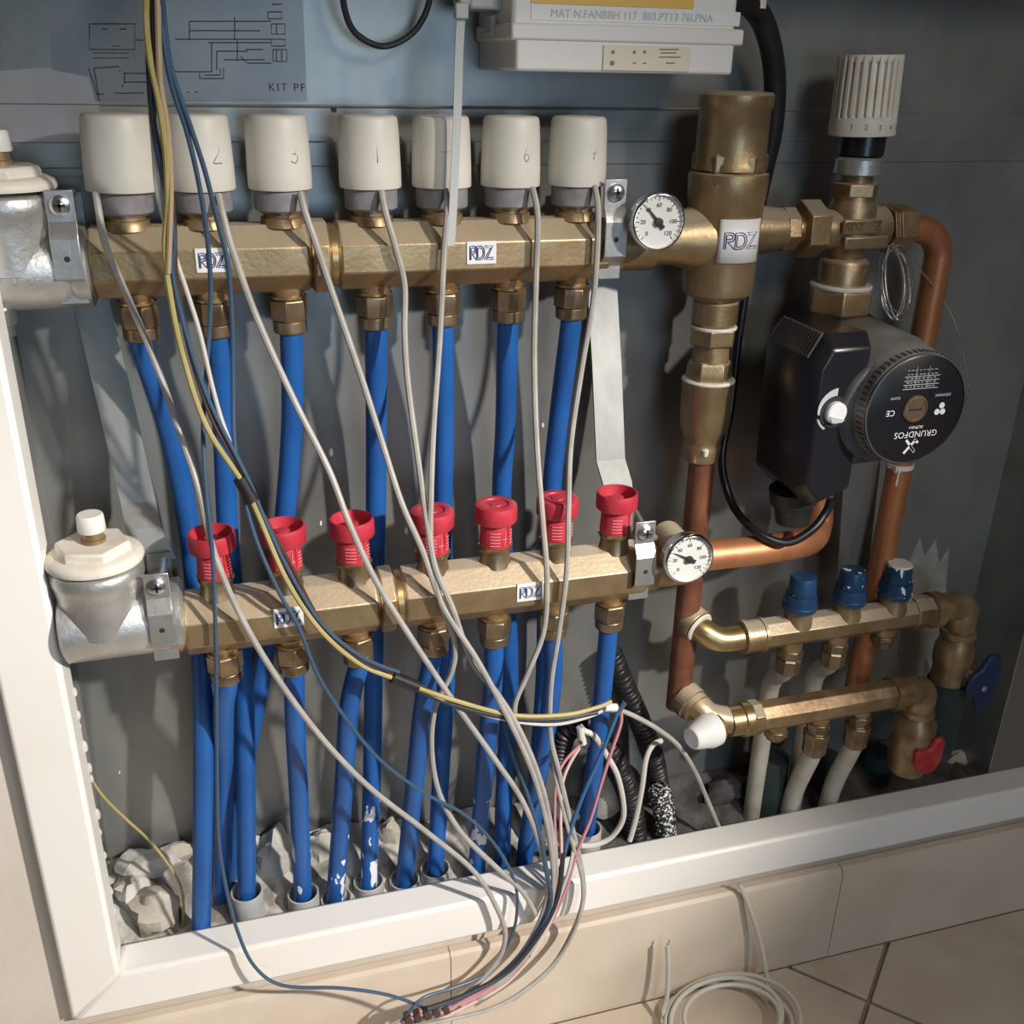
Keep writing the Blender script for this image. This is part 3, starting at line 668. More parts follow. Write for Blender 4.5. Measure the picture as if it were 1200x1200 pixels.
# ------------------------------------------------------------------ thermostatic valve
TX = .5445
o = V((TX, 0, 0))
t = thing('thermostatic_valve', (TX, 0, -.08), 'brass thermostatic valve with a ribbed cream head above the pump', 'valve')
tl = V((-.03, 0, 1))
h = obj('head', MB().lathe(o, tl, [(.060, .0215), (.0605, .0248), (.062, .0252), (.073, .0248), (.075, .0222), (.112, .0205), (.114, .019)], 40), 'white_old', t, sharp=40)
rb = MB(); a_, u_, w_ = basis(tl)
for k in range(26):
    q = 2*math.pi*k/26; d = u_*math.cos(q)+w_*math.sin(q); e = a_.cross(d)
    p0 = o+a_*.0735; p1 = o+a_*.1165
    rings = []
    for pp, rr in ((p0, .0246), (p1, .0240)):
        rings.append([pp+d*(rr-.006)-e*.0011, pp+d*rr-e*.0011, pp+d*rr+e*.0011, pp+d*(rr-.006)+e*.0011])
    rb.loft(rings)
obj('ribs', rb, 'white_old', h)
obj('crown', MB().lathe(o, tl, [(.112, .0215), (.115, .0236), (.1168, .0236), (.1168, .017), (.114, .016), (.114, 0)], 40), 'white_old', h, sharp=40)
for k, s in enumerate('1 2 3 4 5'.split()):
    a = -.9+.42*k; q = o+a_*.0668+V((math.sin(a)*.0252, -math.cos(a)*.0252, 0))
    text('numeral', s, .0055, plane(q, (math.cos(a), math.sin(a), 0), (0, 0, 1)), 'pencil', h)
obj('collar', MB().lathe(o, Z, [(.045, .0155), (.046, .0175), (.060, .0175), (.062, .015)], 32), 'black', t)
obj('collar_nut', MB().lathe(o, Z, [(.031, .0160), (.032, .0182), (.0425, .0182), (.0445, .0165)], 30), 'cast', t)
obj('spindle', MB().lathe(o, Z, [(.024, .0125), (.033, .0125)], 24), 'brass_dark', t)
obj('bonnet_nut', MB().lathe(o, Z, [(.0145, .0172), (.0155, .0185), (.0245, .0185), (.0255, .0170)], 6, .25), 'brass', t, bevel=.0006)
bd = obj('body', MB().lathe(o, Z, [(-.034, .0140), (-.026, .0150), (-.022, .0185), (-.006, .0192), (.006, .0190), (.012, .0165), (.0155, .0165)], 36), 'brass', t, sharp=40)
obj('body_arm', MB().lathe((TX-.030, 0, -.0105), X, [(0, .0150), (.022, .0165), (.046, .0165), (.058, .0178), (.060, .0165)], 32), 'brass', bd, sharp=40)
pl = obj('cast_panel', MB().box((TX-.002, -.0188, -.0060), (.034, .004, .0115)).box((TX+.004, -.0185, -.0185), (.040, .004, .0100)), 'brass', bd, bevel=.0015)
text('embossing', 'RDZ', .0085, plane((TX-.010, -.0212, -.006), (1, 0, 0), (0, 0, 1)), 'brass_nut', pl)
text('embossing', 'Z', .0105, plane((TX+.0115, -.0212, -.006), (1, 0, 0), (0, 0, 1)), 'brass_nut', pl)
obj('union_nut', MB().lathe((TX-.047, 0, -.0095), X, [(0, .0185), (.001, .0225), (.018, .0225), (.0195, .019)], 6, .45), 'brass', t, bevel=.0008)
obj('union_nut', MB().lathe((TX+.031, 0, -.011), X, [(0, .0200), (.003, .0200), (.003, .0188), (.0055, .0188), (.006, .0205), (.022, .0198), (.0235, .016)], 6, .2), 'brass_dark', t, bevel=.0006)
obj('tail_collar', MB().lathe(o, Z, [(-.054, .0195), (-.052, .0195), (-.036, .0195), (-.034, .0182), (-.033, .014)], 28), 'brass', t)
obj('pump_union_nut', MB().lathe(o, Z, [(-.0785, .0235), (-.076, .0265), (-.059, .0270), (-.056, .0255), (-.0545, .0195)], 6, .6), 'brass', t, bevel=.001)
obj('nut_seal', MB().lathe(o, Z, [(-.0565, .0248), (-.0548, .0252), (-.0535, .0240)], 32), 'white_old', t)

# ------------------------------------------------------------------ right copper pipe with its bend
cu = [(TX+.050, 0, -.011), (TX+.062, 0, -.0115), (.622, 0, -.016), (.632, 0, -.028), (.634, 0, -.045), (.634, 0, -.12), (.634, 0, -.30), (.634, .004, -.48)]
obj('copper_pipe', MB().tube(catmull(cu, 7), .0112, 26), 'copper', label='bright copper pipe bending down from the thermostatic valve on the right', cat='pipe')
c = V((.634, 0, P(1045, 545, 0).z))
tie = thing('cable_tie', c, 'white cable tie round the right copper pipe below the pump', 'cable tie')
obj('loop', MB().lathe(c, Z, [(-.0022, .0112), (-.0022, .0124), (.0022, .0124), (.0022, .0112)], 28), 'white_plastic', tie)
obj('head', MB().box(c+V((-.0095, -.0095, -.0005)), (.006, .005, .006)), 'white_plastic', tie, bevel=.0006)
obj('tail', MB().tube([c+V((-.0095, -.012, 0)), c+V((-.014, -.018, -.006)), c+V((-.016, -.02, -.012))], .0009, 6), 'white_plastic', tie)
# capillary coil hung beside the pipe
mb = MB(); cc = P(1045, 330, -.02)
pts = []
for k in range(150):
    a = 2*math.pi*k/26; d = k/150
    pts.append(cc+V((.0095*math.sin(a)+.004*math.sin(k*.13), .010*math.cos(a*1.02)-.004, .026*math.cos(a)+.003*math.sin(k*.31))))
obj('capillary_coil', mb.tube(pts, .0006, 6), 'steel', label='loose coil of thin capillary wire between valve and copper pipe', cat='wire')
pts = [P(1060, 300, -.02), P(1090, 330, -.01), P(1120, 380, -.01), P(1133, 440, -.02), P(1133, 465, -.03), P(1120, 490, -.05), P(1108, 500, -.075)]
obj('capillary_wire', MB().tube(catmull(pts, 8), .0006, 6), 'steel', label='single thin wire looping round the right of the pump face', cat='wire')

# ------------------------------------------------------------------ pump
pc = V((.5530, 0, -.1290))                      # motor axis, pointing out of the cabinet
t = thing('circulation_pump', (pc.x, -.02, -.24), 'black circulation pump with round face plate and side control box', 'pump')
obj('volute', MB().lathe((pc.x, .030, pc.z), -Y_, [(0, .030), (.004, .048), (.030, .054), (.040, .050)], 40).lathe((TX, 0, -.08), -Z, [(-.001, .021), (.006, .021), (.012, .0165), (.03, .0165)], 28), 'black_soft', t, sharp=50)
obj('outlet_branch', MB().lathe((TX+.008, 0, -.17), -Z, [(0, .019), (.035, .0175), (.040, .0235), (.052, .0235), (.053, .016)], 28), 'black_soft', t)
mo = obj('motor_housing', MB().lathe((pc.x, -.008, pc.z), -Y_, [(0, .050), (.004, .0520), (.060, .0500), (.088, .0445), (.0965, .0440), (.098, .0425)], 56), 'pump_dust', t, sharp=40)
# face plate
fy = -.1065
fpz = obj('face_plate', MB().lathe((pc.x, fy+.0015, pc.z), -Y_, [(0, .0425), (.001, .0425), (.0016, .0415), (.0016, 0)], 56), 'black', t)
obj('plate_rim', MB().lathe((pc.x, fy+.003, pc.z), -Y_, [(0, .0432), (.0012, .0438), (.0034, .0436), (.0036, .0426), (.002, .0424)], 56), 'pump_grey', t)
ks = MB()
for k in range(60):
    a = 2*math.pi*k/60; ks.box((pc.x+math.sin(a)*.0440, fy+.0065, pc.z+math.cos(a)*.0440), (.0016, .007, .0016), Matrix.Rotation(a, 3, 'Y'))
obj('knurling', ks, 'pump_grey', mo)
obj('vent_screw', MB().lathe((pc.x-.001, fy, pc.z+.001), -Y_, [(0, .0105), (.0008, .0108), (.002, .0102), (.0022, .009), (.0016, .0088), (.0018, 0)], 32), 'brass_nut', fpz)
obj('screw_slot', MB().box((pc.x-.001, fy-.002, pc.z+.001), (.011, .0006, .0014)), 'ink', fpz)
def fpl(u, v, rot=True):  # face-plate plane, printed upside down
    return plane((pc.x+u, fy-.0003, pc.z+v), (-1, 0, 0), (0, 0, -1))
text('lettering', 'GRUNDFOS', .0070, fpl(.004, -.0195), 'white_print', fpz, space=1.05)
text('lettering', 'ALPHA+', .0036, fpl(.003, -.0140), 'white_print', fpz)
text('lettering', 'CE', .0065, fpl(-.022, -.001), 'white_print', fpz)
text('lettering', 'FLOW', .0030, fpl(-.020, .0105), 'grey_print', fpz)
text('lettering', 'DENMARK', .0030, fpl(.022, .0105), 'grey_print', fpz)
def fq(u, v): return V((pc.x+u, fy-.0003, pc.z+v))
lg = MB()
for a, b in (((-.0035, -.024), (.0055, -.034)), ((.0055, -.024), (.001, -.029)), ((.001, -.029), (-.004, -.035)), ((.0035, -.024), (.0075, -.027)), ((.0015, -.030), (.0055, -.0345))):
    a = V((a[0], 0, a[1])); b = V((b[0], 0, b[1])); d = (b-a).normalized(); s = V((d.z, 0, -d.x))*.0010; q = V((pc.x, fy-.0001, pc.z))
    lg.prism([q+a-s, q+b-s, q+b+s, q+a+s], (0, -.0003, 0))
obj('logo', lg, 'white_print', fpz)
ln = []
for r_ in range(5):
    zz = .0185+r_*.0032
    for k in range(8):
        x0 = -.013+k*.0034+random.uniform(-.0004, .0004)
        ln.append([(x0, zz), (x0+random.uniform(.0014, .0026), zz)])
ln += [[(-.015, .0168), (.016, .0168)], [(-.015, .0200), (.016, .0200)], [(-.015, .0232), (.016, .0232)], [(-.015, .0264), (.016, .0264)]]
ln += [[(-.005, .0168), (-.005, .034)], [(.006, .0168), (.006, .034)]]
obj('rating_table', MB().strokes(ln, fq, .0003, 4), 'grey_print', fpz)
pk = MB()
for k in range(3): pk.lathe(fq(.022+(.0025 if k == 0 else -.0025 if k == 1 else .001), (-.003 if k < 2 else .002)), -Y_, [(-.0002, .0024), (.0002, .0024)], 12)
obj('pictograms', pk, 'white_print', fpz)
# control box on the left flank
bx = MB()
prof = [(.474, -.092), (.484, -.074), (.522, -.074), (.522, -.205), (.492, -.216), (.477, -.200)]   # (x, z)
def ring(y, k=1.0, cx=.500, cz=-.142): return [(cx+(x-cx)*k, y, cz+(z-cz)*k) for x, z in prof]
bx.loft([ring(-.012, .96), ring(-.016), ring(-.076), ring(-.0885, .86)])
cb = obj('control_box', bx, 'black', t, bevel=.0022)
fm = MB()
for k in range(16):
    y = -.020-k*.0036; a = V((.4738, y, -.0922)); b = V((.4842, y, -.0737)); nn = V((-.871, 0, .49))
    fm.prism([a, b, b+nn*.0016, a+nn*.0016], (0, -.0019, 0))
obj('cooling_ribs', fm, 'pump_grey', cb)
kp = P(978, 483, -.089); kp = V((kp.x, -.089, kp.z))
kn = obj('speed_knob', MB().lathe(kp+V((0, .0005, 0)), -Y_, [(0, .0088), (.004, .0085), (.005, .0075), (.005, 0)], 28), 'white_print', cb)
obj('knob_seat', MB().lathe(kp+V((0, .001, 0)), -Y_, [(0, .0125), (.0012, .0125)], 32), 'ink', cb)
obj('pointer', MB().prism([kp+V((-.0065, -.0044, -.0015)), kp+V((.0065, -.0044, -.005)), kp+V((.004, -.0044, -.0072)), kp+V((-.0045, -.0044, -.0068))], (0, -.0008, 0)), 'grey_print', kn)
ar = MB(); pr = []
for k in range(15):
    a = math.radians(-95+95*k/14); wd = .0105+.0055*k/14; pr.append((a, wd))
ar.prism([kp+V((math.sin(a)*.0132, -.0002, math.cos(a)*.0132)) for a, _ in pr]+[kp+V((math.sin(a)*(.0132+.0045*(i/14)+.0015), -.0002, math.cos(a)*(.0132+.0045*(i/14)+.0015))) for i, (a, _) in reversed(list(enumerate(pr)))], (0, -.0004, 0))
ar.strokes([[(math.radians(-110-8*i), .0148) for i in range(6)]], lambda a, q: kp+V((math.sin(a)*q, -.0002, math.cos(a)*q)), .001, 5)
obj('speed_scale', ar, 'grey_print', cb)
obj('scale_ticks', MB().strokes([[(.0125, .0075-.0028*i), (.0185, .0078-.0028*i)] for i in range(6)], lambda u, v: kp+V((u, -.0002, v)), .0003, 4), 'grey_print', cb)
# bridge between box and motor
obj('bridge', MB().lathe((pc.x-.012, -.012, pc.z-.004), -Y_, [(0, .050), (.055, .048), (.078, .042), (.080, .038)], 40), 'pump_grey', t, sharp=50)
obj('cable_gland', MB().lathe((.494, -.050, -.210), V((.12, 0, -1)), [(0, .020), (.012, .0195), (.013, .0165), (.030, .0145), (.032, .006)], 24), 'black_soft', t)
# grey strip in front of the copper pipe, under the pump
q = [P(990, 545, .016), P(1032, 540, .016), P(1014, 700, .024), P(980, 700, .024)]
obj('mounting_strip', MB().prism(q, (0, .002, 0)), 'galv_strip', label='dull grey metal strip hanging below the pump before the copper pipe', cat='strip')
# horizontal copper tail from the lower manifold to the pump
t = thing('copper_tail', (CUX, YL, -.28), 'reddish copper pipe from the lower gauge to under the pump', 'pipe')
cu = [(.372, YL, ZL+.004), (.42, YL, ZL+.004), (.49, -.036, ZL+.002), (.535, -.022, ZL-.002), (.553, -.006, ZL+.006), (.5535, 0, ZL+.03), (.5535, 0, ZL+.055)]
obj('pipe', MB().tube(catmull(cu, 7), .0130, 26), 'copper', t)
obj('ferrule', MB().lathe((.402, YL, ZL+.004), X, [(0, .0165), (.001, .0180), (.010, .0175), (.015, .0145)], 28), 'brass', t)
obj('tee_body', MB().lathe((.362, YL, ZL+.003), X, [(0, .0185), (.012, .0185), (.014, .0200), (.036, .0200), (.040, .0175)], 30).lathe((g2.x, YL+.006, g2.z), -Y_, [(0, .014), (.036, .0125)], 24), 'brass', t, sharp=40)
obj('vent_boss', MB().lathe((.383, YL+.004, ZL+.012), V((-.25, 0, 1)), [(0, .011), (.016, .0105), (.018, .008)], 20), 'brass', t)

# ------------------------------------------------------------------ small distribution manifold, lower right
Y1, Y2 = -.018, -.028
a1, b1 = P(868, 742, Y1), P(1098, 718, Y1); z1 = (a1.z+b1.z)/2
a2, b2 = P(862, 838, Y2), P(1068, 815, Y2); z2 = (a2.z+b2.z)/2
t = thing('small_cold_manifold', (.6, Y1, z1-.05), 'small brass manifold with three blue capped valves, lower right', 'manifold')
bar = MB().loft([octring(a1.x+.018, Y1, z1, .0138), octring(b1.x-.03, Y1, z1, .0138)])
obj('manifold_bar', bar, 'brass', t, bevel=.0008)
obj('union', MB().lathe((a1.x, Y1, z1), X, [(0, .0125), (.001, .0158), (.005, .0158), (.0055, .0150), (.019, .0150), (.0195, .0160), (.022, .0160), (.0225, .013)], 28), 'brass', t)
obj('union_nut', MB().lathe((b1.x-.032, Y1, z1), X, [(0, .0148), (.001, .0165), (.012, .0165), (.013, .0158), (.021, .0155)], 8, .2), 'brass', t, bevel=.0006)
el = [V((CUX+.004, .0, z1+.014)), V((CUX+.012, -.011, z1+.008)), V((CUX+.022, -.016, z1+.002)), V((CUX+.032, Y1, z1)), V((a1.x+.002, Y1, z1))]
obj('elbow', MB().tube(catmull(el, 8), .0118, 24), 'brass_bright', t)
obj('elbow_collar', MB().lathe((CUX+.003, .002, z1+.015), V((.45, -1, -.3)), [(0, .014), (.001, .0158), (.010, .0158), (.012, .0148)], 28), 'brass', t)
obj('solder_seal', MB().lathe((CUX+.0085, -.0085, z1+.0115), V((.45, -1, -.3)), [(0, .0130), (.001, .0150), (.0025, .0140)], 28), 'white_old', t)
outs = []
capx = [P(940, 690, Y1).x, P(998, 682, Y1).x, P(1052, 676, Y1).x]
for x in capx:
    obj('valve_boss', MB().lathe((x, Y1, z1+.006), Z, [(0, .0145), (.014, .0118), (.018, .0118)], 24), 'brass_dark', t)
outx = [P(923, 780, Y1).x, P(976, 770, Y1).x, P(1034, 752, Y1).x]
for k, x in enumerate(outx):
    obj('outlet_neck', MB().lathe((x, Y1, z1-.010), -Z, [(0, .0115), (.010, .0100)], 20), 'brass_dark', t)
    obj('outlet_nut', MB().lathe((x, Y1, z1-.018), -Z, [(0, .0105), (.0015, .0125), (.009 if k < 2 else .006, .0125), (.010 if k < 2 else .007, .0105)]+([(.012, .0122), (.026, .0120), (.027, .0100)] if k < 2 else [(.014, .0095)]), 8), 'brass_nut', t, bevel=.0005)
caplab = ['clean blue valve cap, leftmost of three on the small manifold', 'blue valve cap with white paint streaks, middle of three', 'blue valve cap with a white painted top, rightmost of three']
for k, x in enumerate(capx):
    o = V((x, Y1, z1+.022))
    c = thing('valve_cap', o, caplab[k], 'valve cap', 'blue valve caps')
    mt = ['blue_cap', 'blue_cap', 'blue_cap_splashed'][k]
    obj('skirt', MB().lathe(o, Z, [(0, .0120), (.001, .0158), (.005, .0162), (.006, .0152), (.011, .0150), (.016, .0142)], 32), mt, c, sharp=40)
    hd = obj('grip', MB().lathe(o, Z, [(.0145, .0125), (.016, .0128), (.0315, .0118), (.0335, .0108), (.0338, 0)], 32), 'blue_cap_splashed' if k else mt, c, sharp=40)
    if k == 2: obj('paint_top', MB().lathe(o, Z, [(.0325, .0116), (.0340, .0108), (.0343, 0)], 28), 'white_plastic', hd)
    kn = MB()
    for q in range(16):
        a = 2*math.pi*q/16; kn.lathe(o+V((math.sin(a)*.0124, -math.cos(a)*.0124, .0175)), V((math.sin(a), -math.cos(a), 0)), [(0, .0013), (.0008, .0009)], 6)
    obj('grip_dots', kn, 'blue_cap', hd)
# right end: elbow down to a ball valve with blue handle
ex = P(1128, 718, Y1).x
t = thing('cold_ball_valve', (ex, Y1, -.54), 'brass ball valve with a dark blue butterfly handle in the right corner', 'valve')
el = [V((b1.x-.012, Y1, z1)), V((ex-.008, Y1, z1)), V((ex, Y1, z1-.006)), V((ex, Y1, z1-.030))]
obj('elbow', MB().tube(catmull(el, 8), .0142, 24), 'brass_dark', t)
obj('elbow_collar', MB().lathe((b1.x-.011, Y1, z1), X, [(0, .0145), (.001, .0178), (.010, .0178), (.012, .015)], 28), 'brass_dark', t)
obj('body', MB().lathe((ex, Y1, z1-.026), -Z, [(0, .0145), (.001, .0172), (.007, .0172), (.008, .0150), (.014, .0165), (.022, .0190), (.036, .0190), (.046, .0165), (.052, .0172), (.062, .0172)], 30), 'brass_dark', t, sharp=40)
hc = P(1152, 803, Y1-.030)
obj('handle_stem', MB().lathe((hc.x-.004, Y1-.012, hc.z+.004), V((.25, -1, 0)), [(0, .007), (.013, .006)], 16), 'brass_dark', t)
hb = MB()
pr = [(x*1.3, z*1.3) for x, z in [(-.012, .008), (-.004, .013), (.001, .024), (.011, .025), (.015, .010), (.013, -.006), (.010, -.024), (.001, -.027), (-.004, -.013), (-.013, -.006)]]
hb.prism([hc+V((x, 0, z)) for x, z in pr], (0, .006, 0))
hd = obj('handle', hb, 'blue_handle', t, bevel=.0025)
obj('handle_screw', MB().lathe(hc+V((.002, .0005, -.004)), -Y_, [(0, .0032), (.0015, .0032), (.002, .002)], 16), 'steel', hd)
obj('insulation', MB().lathe((ex, Y1, z1-.086), -Z, [(0, .0172), (.001, .0195), (.08, .0200)], 24), 'dark_sleeve', t)

# lower (warm) bar, nearer to the viewer
t = thing('small_warm_manifold', (.58, Y2, z2-.05), 'small brown brass manifold bar with a white end cap, lower right', 'manifold')
bar = MB().loft([octring(a2.x+.020, Y2, z2, .0138), octring(b2.x-.012, Y2, z2, .0138)])
obj('manifold_bar', bar, 'brass_dark', t, bevel=.0008)
obj('union', MB().lathe((a2.x-.008, Y2, z2), X, [(0, .0125), (.001, .0145), (.013, .0145), (.014, .0165), (.020, .0165), (.021, .0152), (.026, .0152), (.0265, .013)], 28), 'brass_bright', t)
obj('union_hex', MB().lathe((a2.x+.014, Y2, z2), X, [(0, .0155), (.001, .0168), (.010, .0168), (.011, .0150)], 8, .2), 'brass', t, bevel=.0005)
el = [V((CUX+.004, .0, z2+.020)), V((CUX+.012, -.016, z2+.014)), V((CUX+.022, Y2+.004, z2+.006)), V((a2.x-.002, Y2, z2))]
obj('elbow', MB().tube(catmull(el, 8), .0128, 24), 'brass', t)
obj('elbow_collar', MB().lathe((CUX+.003, -.004, z2+.019), V((.4, -1, -.3)), [(0, .0145), (.001, .0168), (.012, .0168), (.013, .0155), (.018, .0150)], 28), 'brass', t)
wc = P(838, 848, Y2-.012)
obj('cap_ring', MB().lathe((wc.x+.006, Y2-.006, z2+.001), V((-1, -.35, 0)), [(0, .0135), (.005, .0135)], 26), 'brass_bright', t)
obj('end_cap', MB().lathe((wc.x+.002, Y2-.007, z2+.001), V((-1, -.35, 0)), [(0, .0142), (.001, .0165), (.010, .0163), (.012, .0152), (.027, .0112), (.0290, .0095), (.0293, 0)], 30), 'white_plastic', t, sharp=40)
lx = [P(907, 868, Y2), P(955, 870, Y2), P(1003, 862, Y2)]
for k, q in enumerate(lx):
    x = q.x
    obj('outlet_neck', MB().lathe((x, Y2, z2-.010), -Z, [(0, .0105), (.008, .0095)], 20), 'brass_dark', t)
    obj('outlet_nut', MB().lathe((x, Y2, z2-.0165), -Z, [(0, .0100), (.001, .0118), (.007, .0118), (.008, .0100)]+([(.012, .0100), (.013, .0128), (.020, .0128), (.022, .0118), (.037, .0118), (.038, .0095)] if k else [(.012, .0085)]), 8), 'brass_nut', t, bevel=.0005)
# right end with red handled valve
rx = P(1078, 822, Y2).x
t = thing('warm_ball_valve', (rx, Y2, -.56), 'dark brass ball valve with a red handle at the right of the brown bar', 'valve')
el = [V((b2.x-.014, Y2, z2)), V((rx-.008, Y2, z2)), V((rx, Y2, z2-.006)), V((rx, Y2, z2-.024))]
obj('elbow', MB().tube(catmull(el, 8), .0145, 24), 'brass_dark', t)
obj('elbow_collar', MB().lathe((b2.x-.026, Y2, z2), X, [(0, .0150), (.001, .0170), (.010, .0170), (.012, .015)], 28), 'brass_dark', t)
obj('body', MB().lathe((rx, Y2, z2-.022), -Z, [(0, .0145), (.001, .0165), (.006, .0165), (.007, .0145), (.010, .0150), (.016, .0205), (.040, .0215), (.060, .0205), (.075, .0175)], 30), 'brass_dark', t, sharp=40)
hc = P(1090, 887, Y2-.026)
pr = [(-.016, .008), (-.006, .007), (.000, .008), (.004, .018), (.012, .021), (.0165, .014), (.0160, -.006), (.011, -.019), (.002, -.023), (-.008, -.020), (-.015, -.008)]
obj('handle', MB().prism([hc+V((x, 0, z)) for x, z in pr], (0, .007, 0)), 'red_dark', t, bevel=.0028)
obj('handle_stem', MB().lathe((hc.x-.004, hc.y+.003, hc.z), Y_, [(0, .0065), (.022, .0065)], 14), 'brass_dark', t)
# pale plastic pipes below both bars
def ppipe(pts, r, mt, label): obj('plastic_pipe', MB().tube(catmull([V(p) if len(p) == 3 and abs(p[0]) < 3 else P(*p) for p in pts], 6), r, 18), mt, label=label, cat='pipe', group='pale plastic pipes')
for k, lb in ((0, 'pale plastic pipe under the first outlet of the blue capped manifold'), (1, 'pale plastic pipe under the middle outlet of the blue capped manifold')):
    x = outx[k]; ppipe([(x, Y1, z1-.042), (x, Y1+.006, z1-.050), (x, Y1+.020, z1-.068), (x, Y1+.024, z1-.10), (x, Y1+.024, z1-.24)], .0088, 'white_pipe', lb)
for k, lb in ((1, 'pale plastic pipe below the brown bar, left one meeting the frame'), (2, 'pale plastic pipe below the brown bar, right one meeting the frame')):
    x = lx[k].x; ppipe([(x, Y2, z2-.050), (x-.001, Y2+.003, z2-.065), (x-.003, Y2+.016, z2-.115), (x-.004, Y2+.021, z2-.17)], .0092, 'white_pipe', lb)
def fsleeve(px, py, yy, h, r, label):
    c = P(px, py, yy); obj('foam_sleeve', MB().lathe(c, -Z, [(0, r*.6), (.0005, r*.96), (.003, r), (h*.5, r*1.03), (h, r)], 24), 'dark_sleeve', label=label, cat='insulation', group='dark foam sleeves')
fsleeve(905, 885, .012, .09, .018, 'dark green foam sleeve behind the plugged outlet of the brown bar')
fsleeve(968, 885, .030, .09, .016, 'dark foam sleeve behind the two pale pipes')
fsleeve(1030, 880, .030, .09, .016, 'dark foam sleeve left of the red handle valve')

# ------------------------------------------------------------------ black corrugated conduits
def corr(pts, r, mt, label):
    sp = catmull([P(*q) for q in pts], 40); L = [0]
    for a, b in zip(sp, sp[1:]): L.append(L[-1]+(b-a).length)
    n = int(L[-1]/.0009); out = []; j = 0
    for i in range(n+1):
        s = L[-1]*i/n
        while j < len(L)-2 and L[j+1] < s: j += 1
        f = (s-L[j])/max(1e-9, L[j+1]-L[j]); out.append(sp[j].lerp(sp[j+1], f))
    rr = [r*(1+.15*math.tanh(2.5*math.sin(2*math.pi*i*.0009/.0052))) for i in range(n+1)]
    obj('corrugated_conduit', MB().tube(out, rr, 16), mt, sharp=60, label=label, cat='conduit', group='black corrugated conduits')
corr([(716, 765, .035), (732, 805, .03), (752, 850, .024), (766, 890, .02), (772, 930, .03)], .0098, 'black_soft', 'black corrugated conduit slanting up behind the last blue pipe')
corr([(652, 890, .02), (662, 858, .012), (684, 846, .008), (704, 862, .008), (722, 895, .008), (738, 935, .008), (746, 990, .006)], .0105, 'black_soft', 'black corrugated conduit arching over behind the pink wires')
corr([(772, 925, .0), (778, 950, .0), (781, 1000, .0)], .0098, 'black_splashed', 'white splashed corrugated conduit stub at the frame')
obj('plastic_scrap', MB().prism([P(738, 850, .03), P(752, 862, .03), P(750, 905, .03), P(738, 895, .03)], (0, .004, 0)), 'plaster_lump', label='pale plastic scrap between the two dark corrugated conduits', cat='scrap')

# ------------------------------------------------------------------ controller box, top
YF = -.040
c0 = P(605, 50, YF); c1 = P(862, 50, YF); zb = P(700, 85, YF).z; zl = P(700, 49, YF-.003).z
xl, xr = c0.x, c1.x
t = thing('controller_box', ((xl+xr)/2, 0, zb), 'white plastic controller box with a yellow label, cut by the top edge', 'controller')
bs = obj('base', MB().box(((xl+xr)/2, (YF+BK)/2, (zb+zl)/2+.003), (xr-xl, BK-YF-.001, zl-zb+.006)), 'white_plastic', t, bevel=.002)
lid = obj('lid', MB().box(((xl+xr)/2+.001, (YF+BK)/2+.003, zl+.042), (xr-xl+.004, BK-YF-.009, .072)), 'white_plastic', t, bevel=.003)
obj('lid_lip', MB().box(((xl+xr)/2+.001, (YF+BK)/2-.003, zl+.005), (xr-xl+.009, BK-YF-.004, .010)), 'white_plastic', t, bevel=.0015)
obj('side_clip', MB().box((xl-.002, .01, zl+.010), (.008, .02, .012)), 'strap', t, bevel=.001)
fy2 = YF+.0075
def fr(name, x0, y0, x1, y1, yy, mt, par):
    xm = (x0+x1)/2; a = V((P(x0, y1, yy).x, 0, P(xm, y1, yy).z)); b = V((P(x1, y0, yy).x, 0, P(xm, y0, yy).z)); return obj(name, MB().box(((a.x+b.x)/2, yy-.0002, (a.z+b.z)/2), (b.x-a.x, .0008, b.z-a.z)), mt, par)
fr('paper_label', 622, 10, 868, 27, fy2, 'sticker', lid)
fr('yellow_label', 622, -25, 815, 7, fy2, 'sticker_yellow', lid)
q = P(742, 19, fy2)
text('lettering', 'MAT N.FANBBH 117  803.PT13 76LPNA', .0068, plane((q.x, fy2-.0008, q.z), (1, 0, 0), (0, 0, 1)), 'grey_print', lid)
bl = fr('status_label', 706, 54, 810, 83, YF, 'label_beige', bs)
dm = MB()
for x, y, r in ((718, 61, .0012), (717, 74, .0016), (743, 61, .001), (755, 61, .001)):
    q = P(x, y, YF); dm.lathe((q.x, YF-.0004, q.z), -Y_, [(0, r), (.0006, r)], 10)
dm.strokes([[(741, 74), (745, 74)], [(753, 74), (757, 74)], [(772, 58), (795, 58)], [(774, 62), (792, 62)], [(772, 67), (797, 67)], [(780, 74), (790, 74)]], lambda x, y: V((P(x, y, YF).x, YF-.0006, P(x, y, YF).z)), .0004, 4)
obj('print', dm, 'pencil', bl)
# small white junction above left and hanging strap
q = P(572, 4, .0)
obj('junction_clip', MB().box((q.x+.002, .01, q.z+.006), (.034, .04, .020)).box((q.x-.018, .0, q.z+.004), (.008, .02, .012)), 'strap', bevel=.002, label='small white plastic clip left of the controller box', cat='clip')
t = thing('cable_strap', P(530, 290, -.03), 'long white plastic strap hanging over the fifth actuator', 'strap')
pts = [P(541, 5, -.030), P(538, 60, -.030), P(536, 130, -.030), P(533, 200, -.030), P(530, 260, -.030), P(528, 288, -.029)]
obj('band', MB().strip(catmull(pts, 4), (.0055, 0, 0), .0012), 'strap', t)
q = P(540, 13, -.030); obj('head', MB().box(q+V((0, -.001, 0)), (.0085, .006, .009)), 'strap', t, bevel=.001)

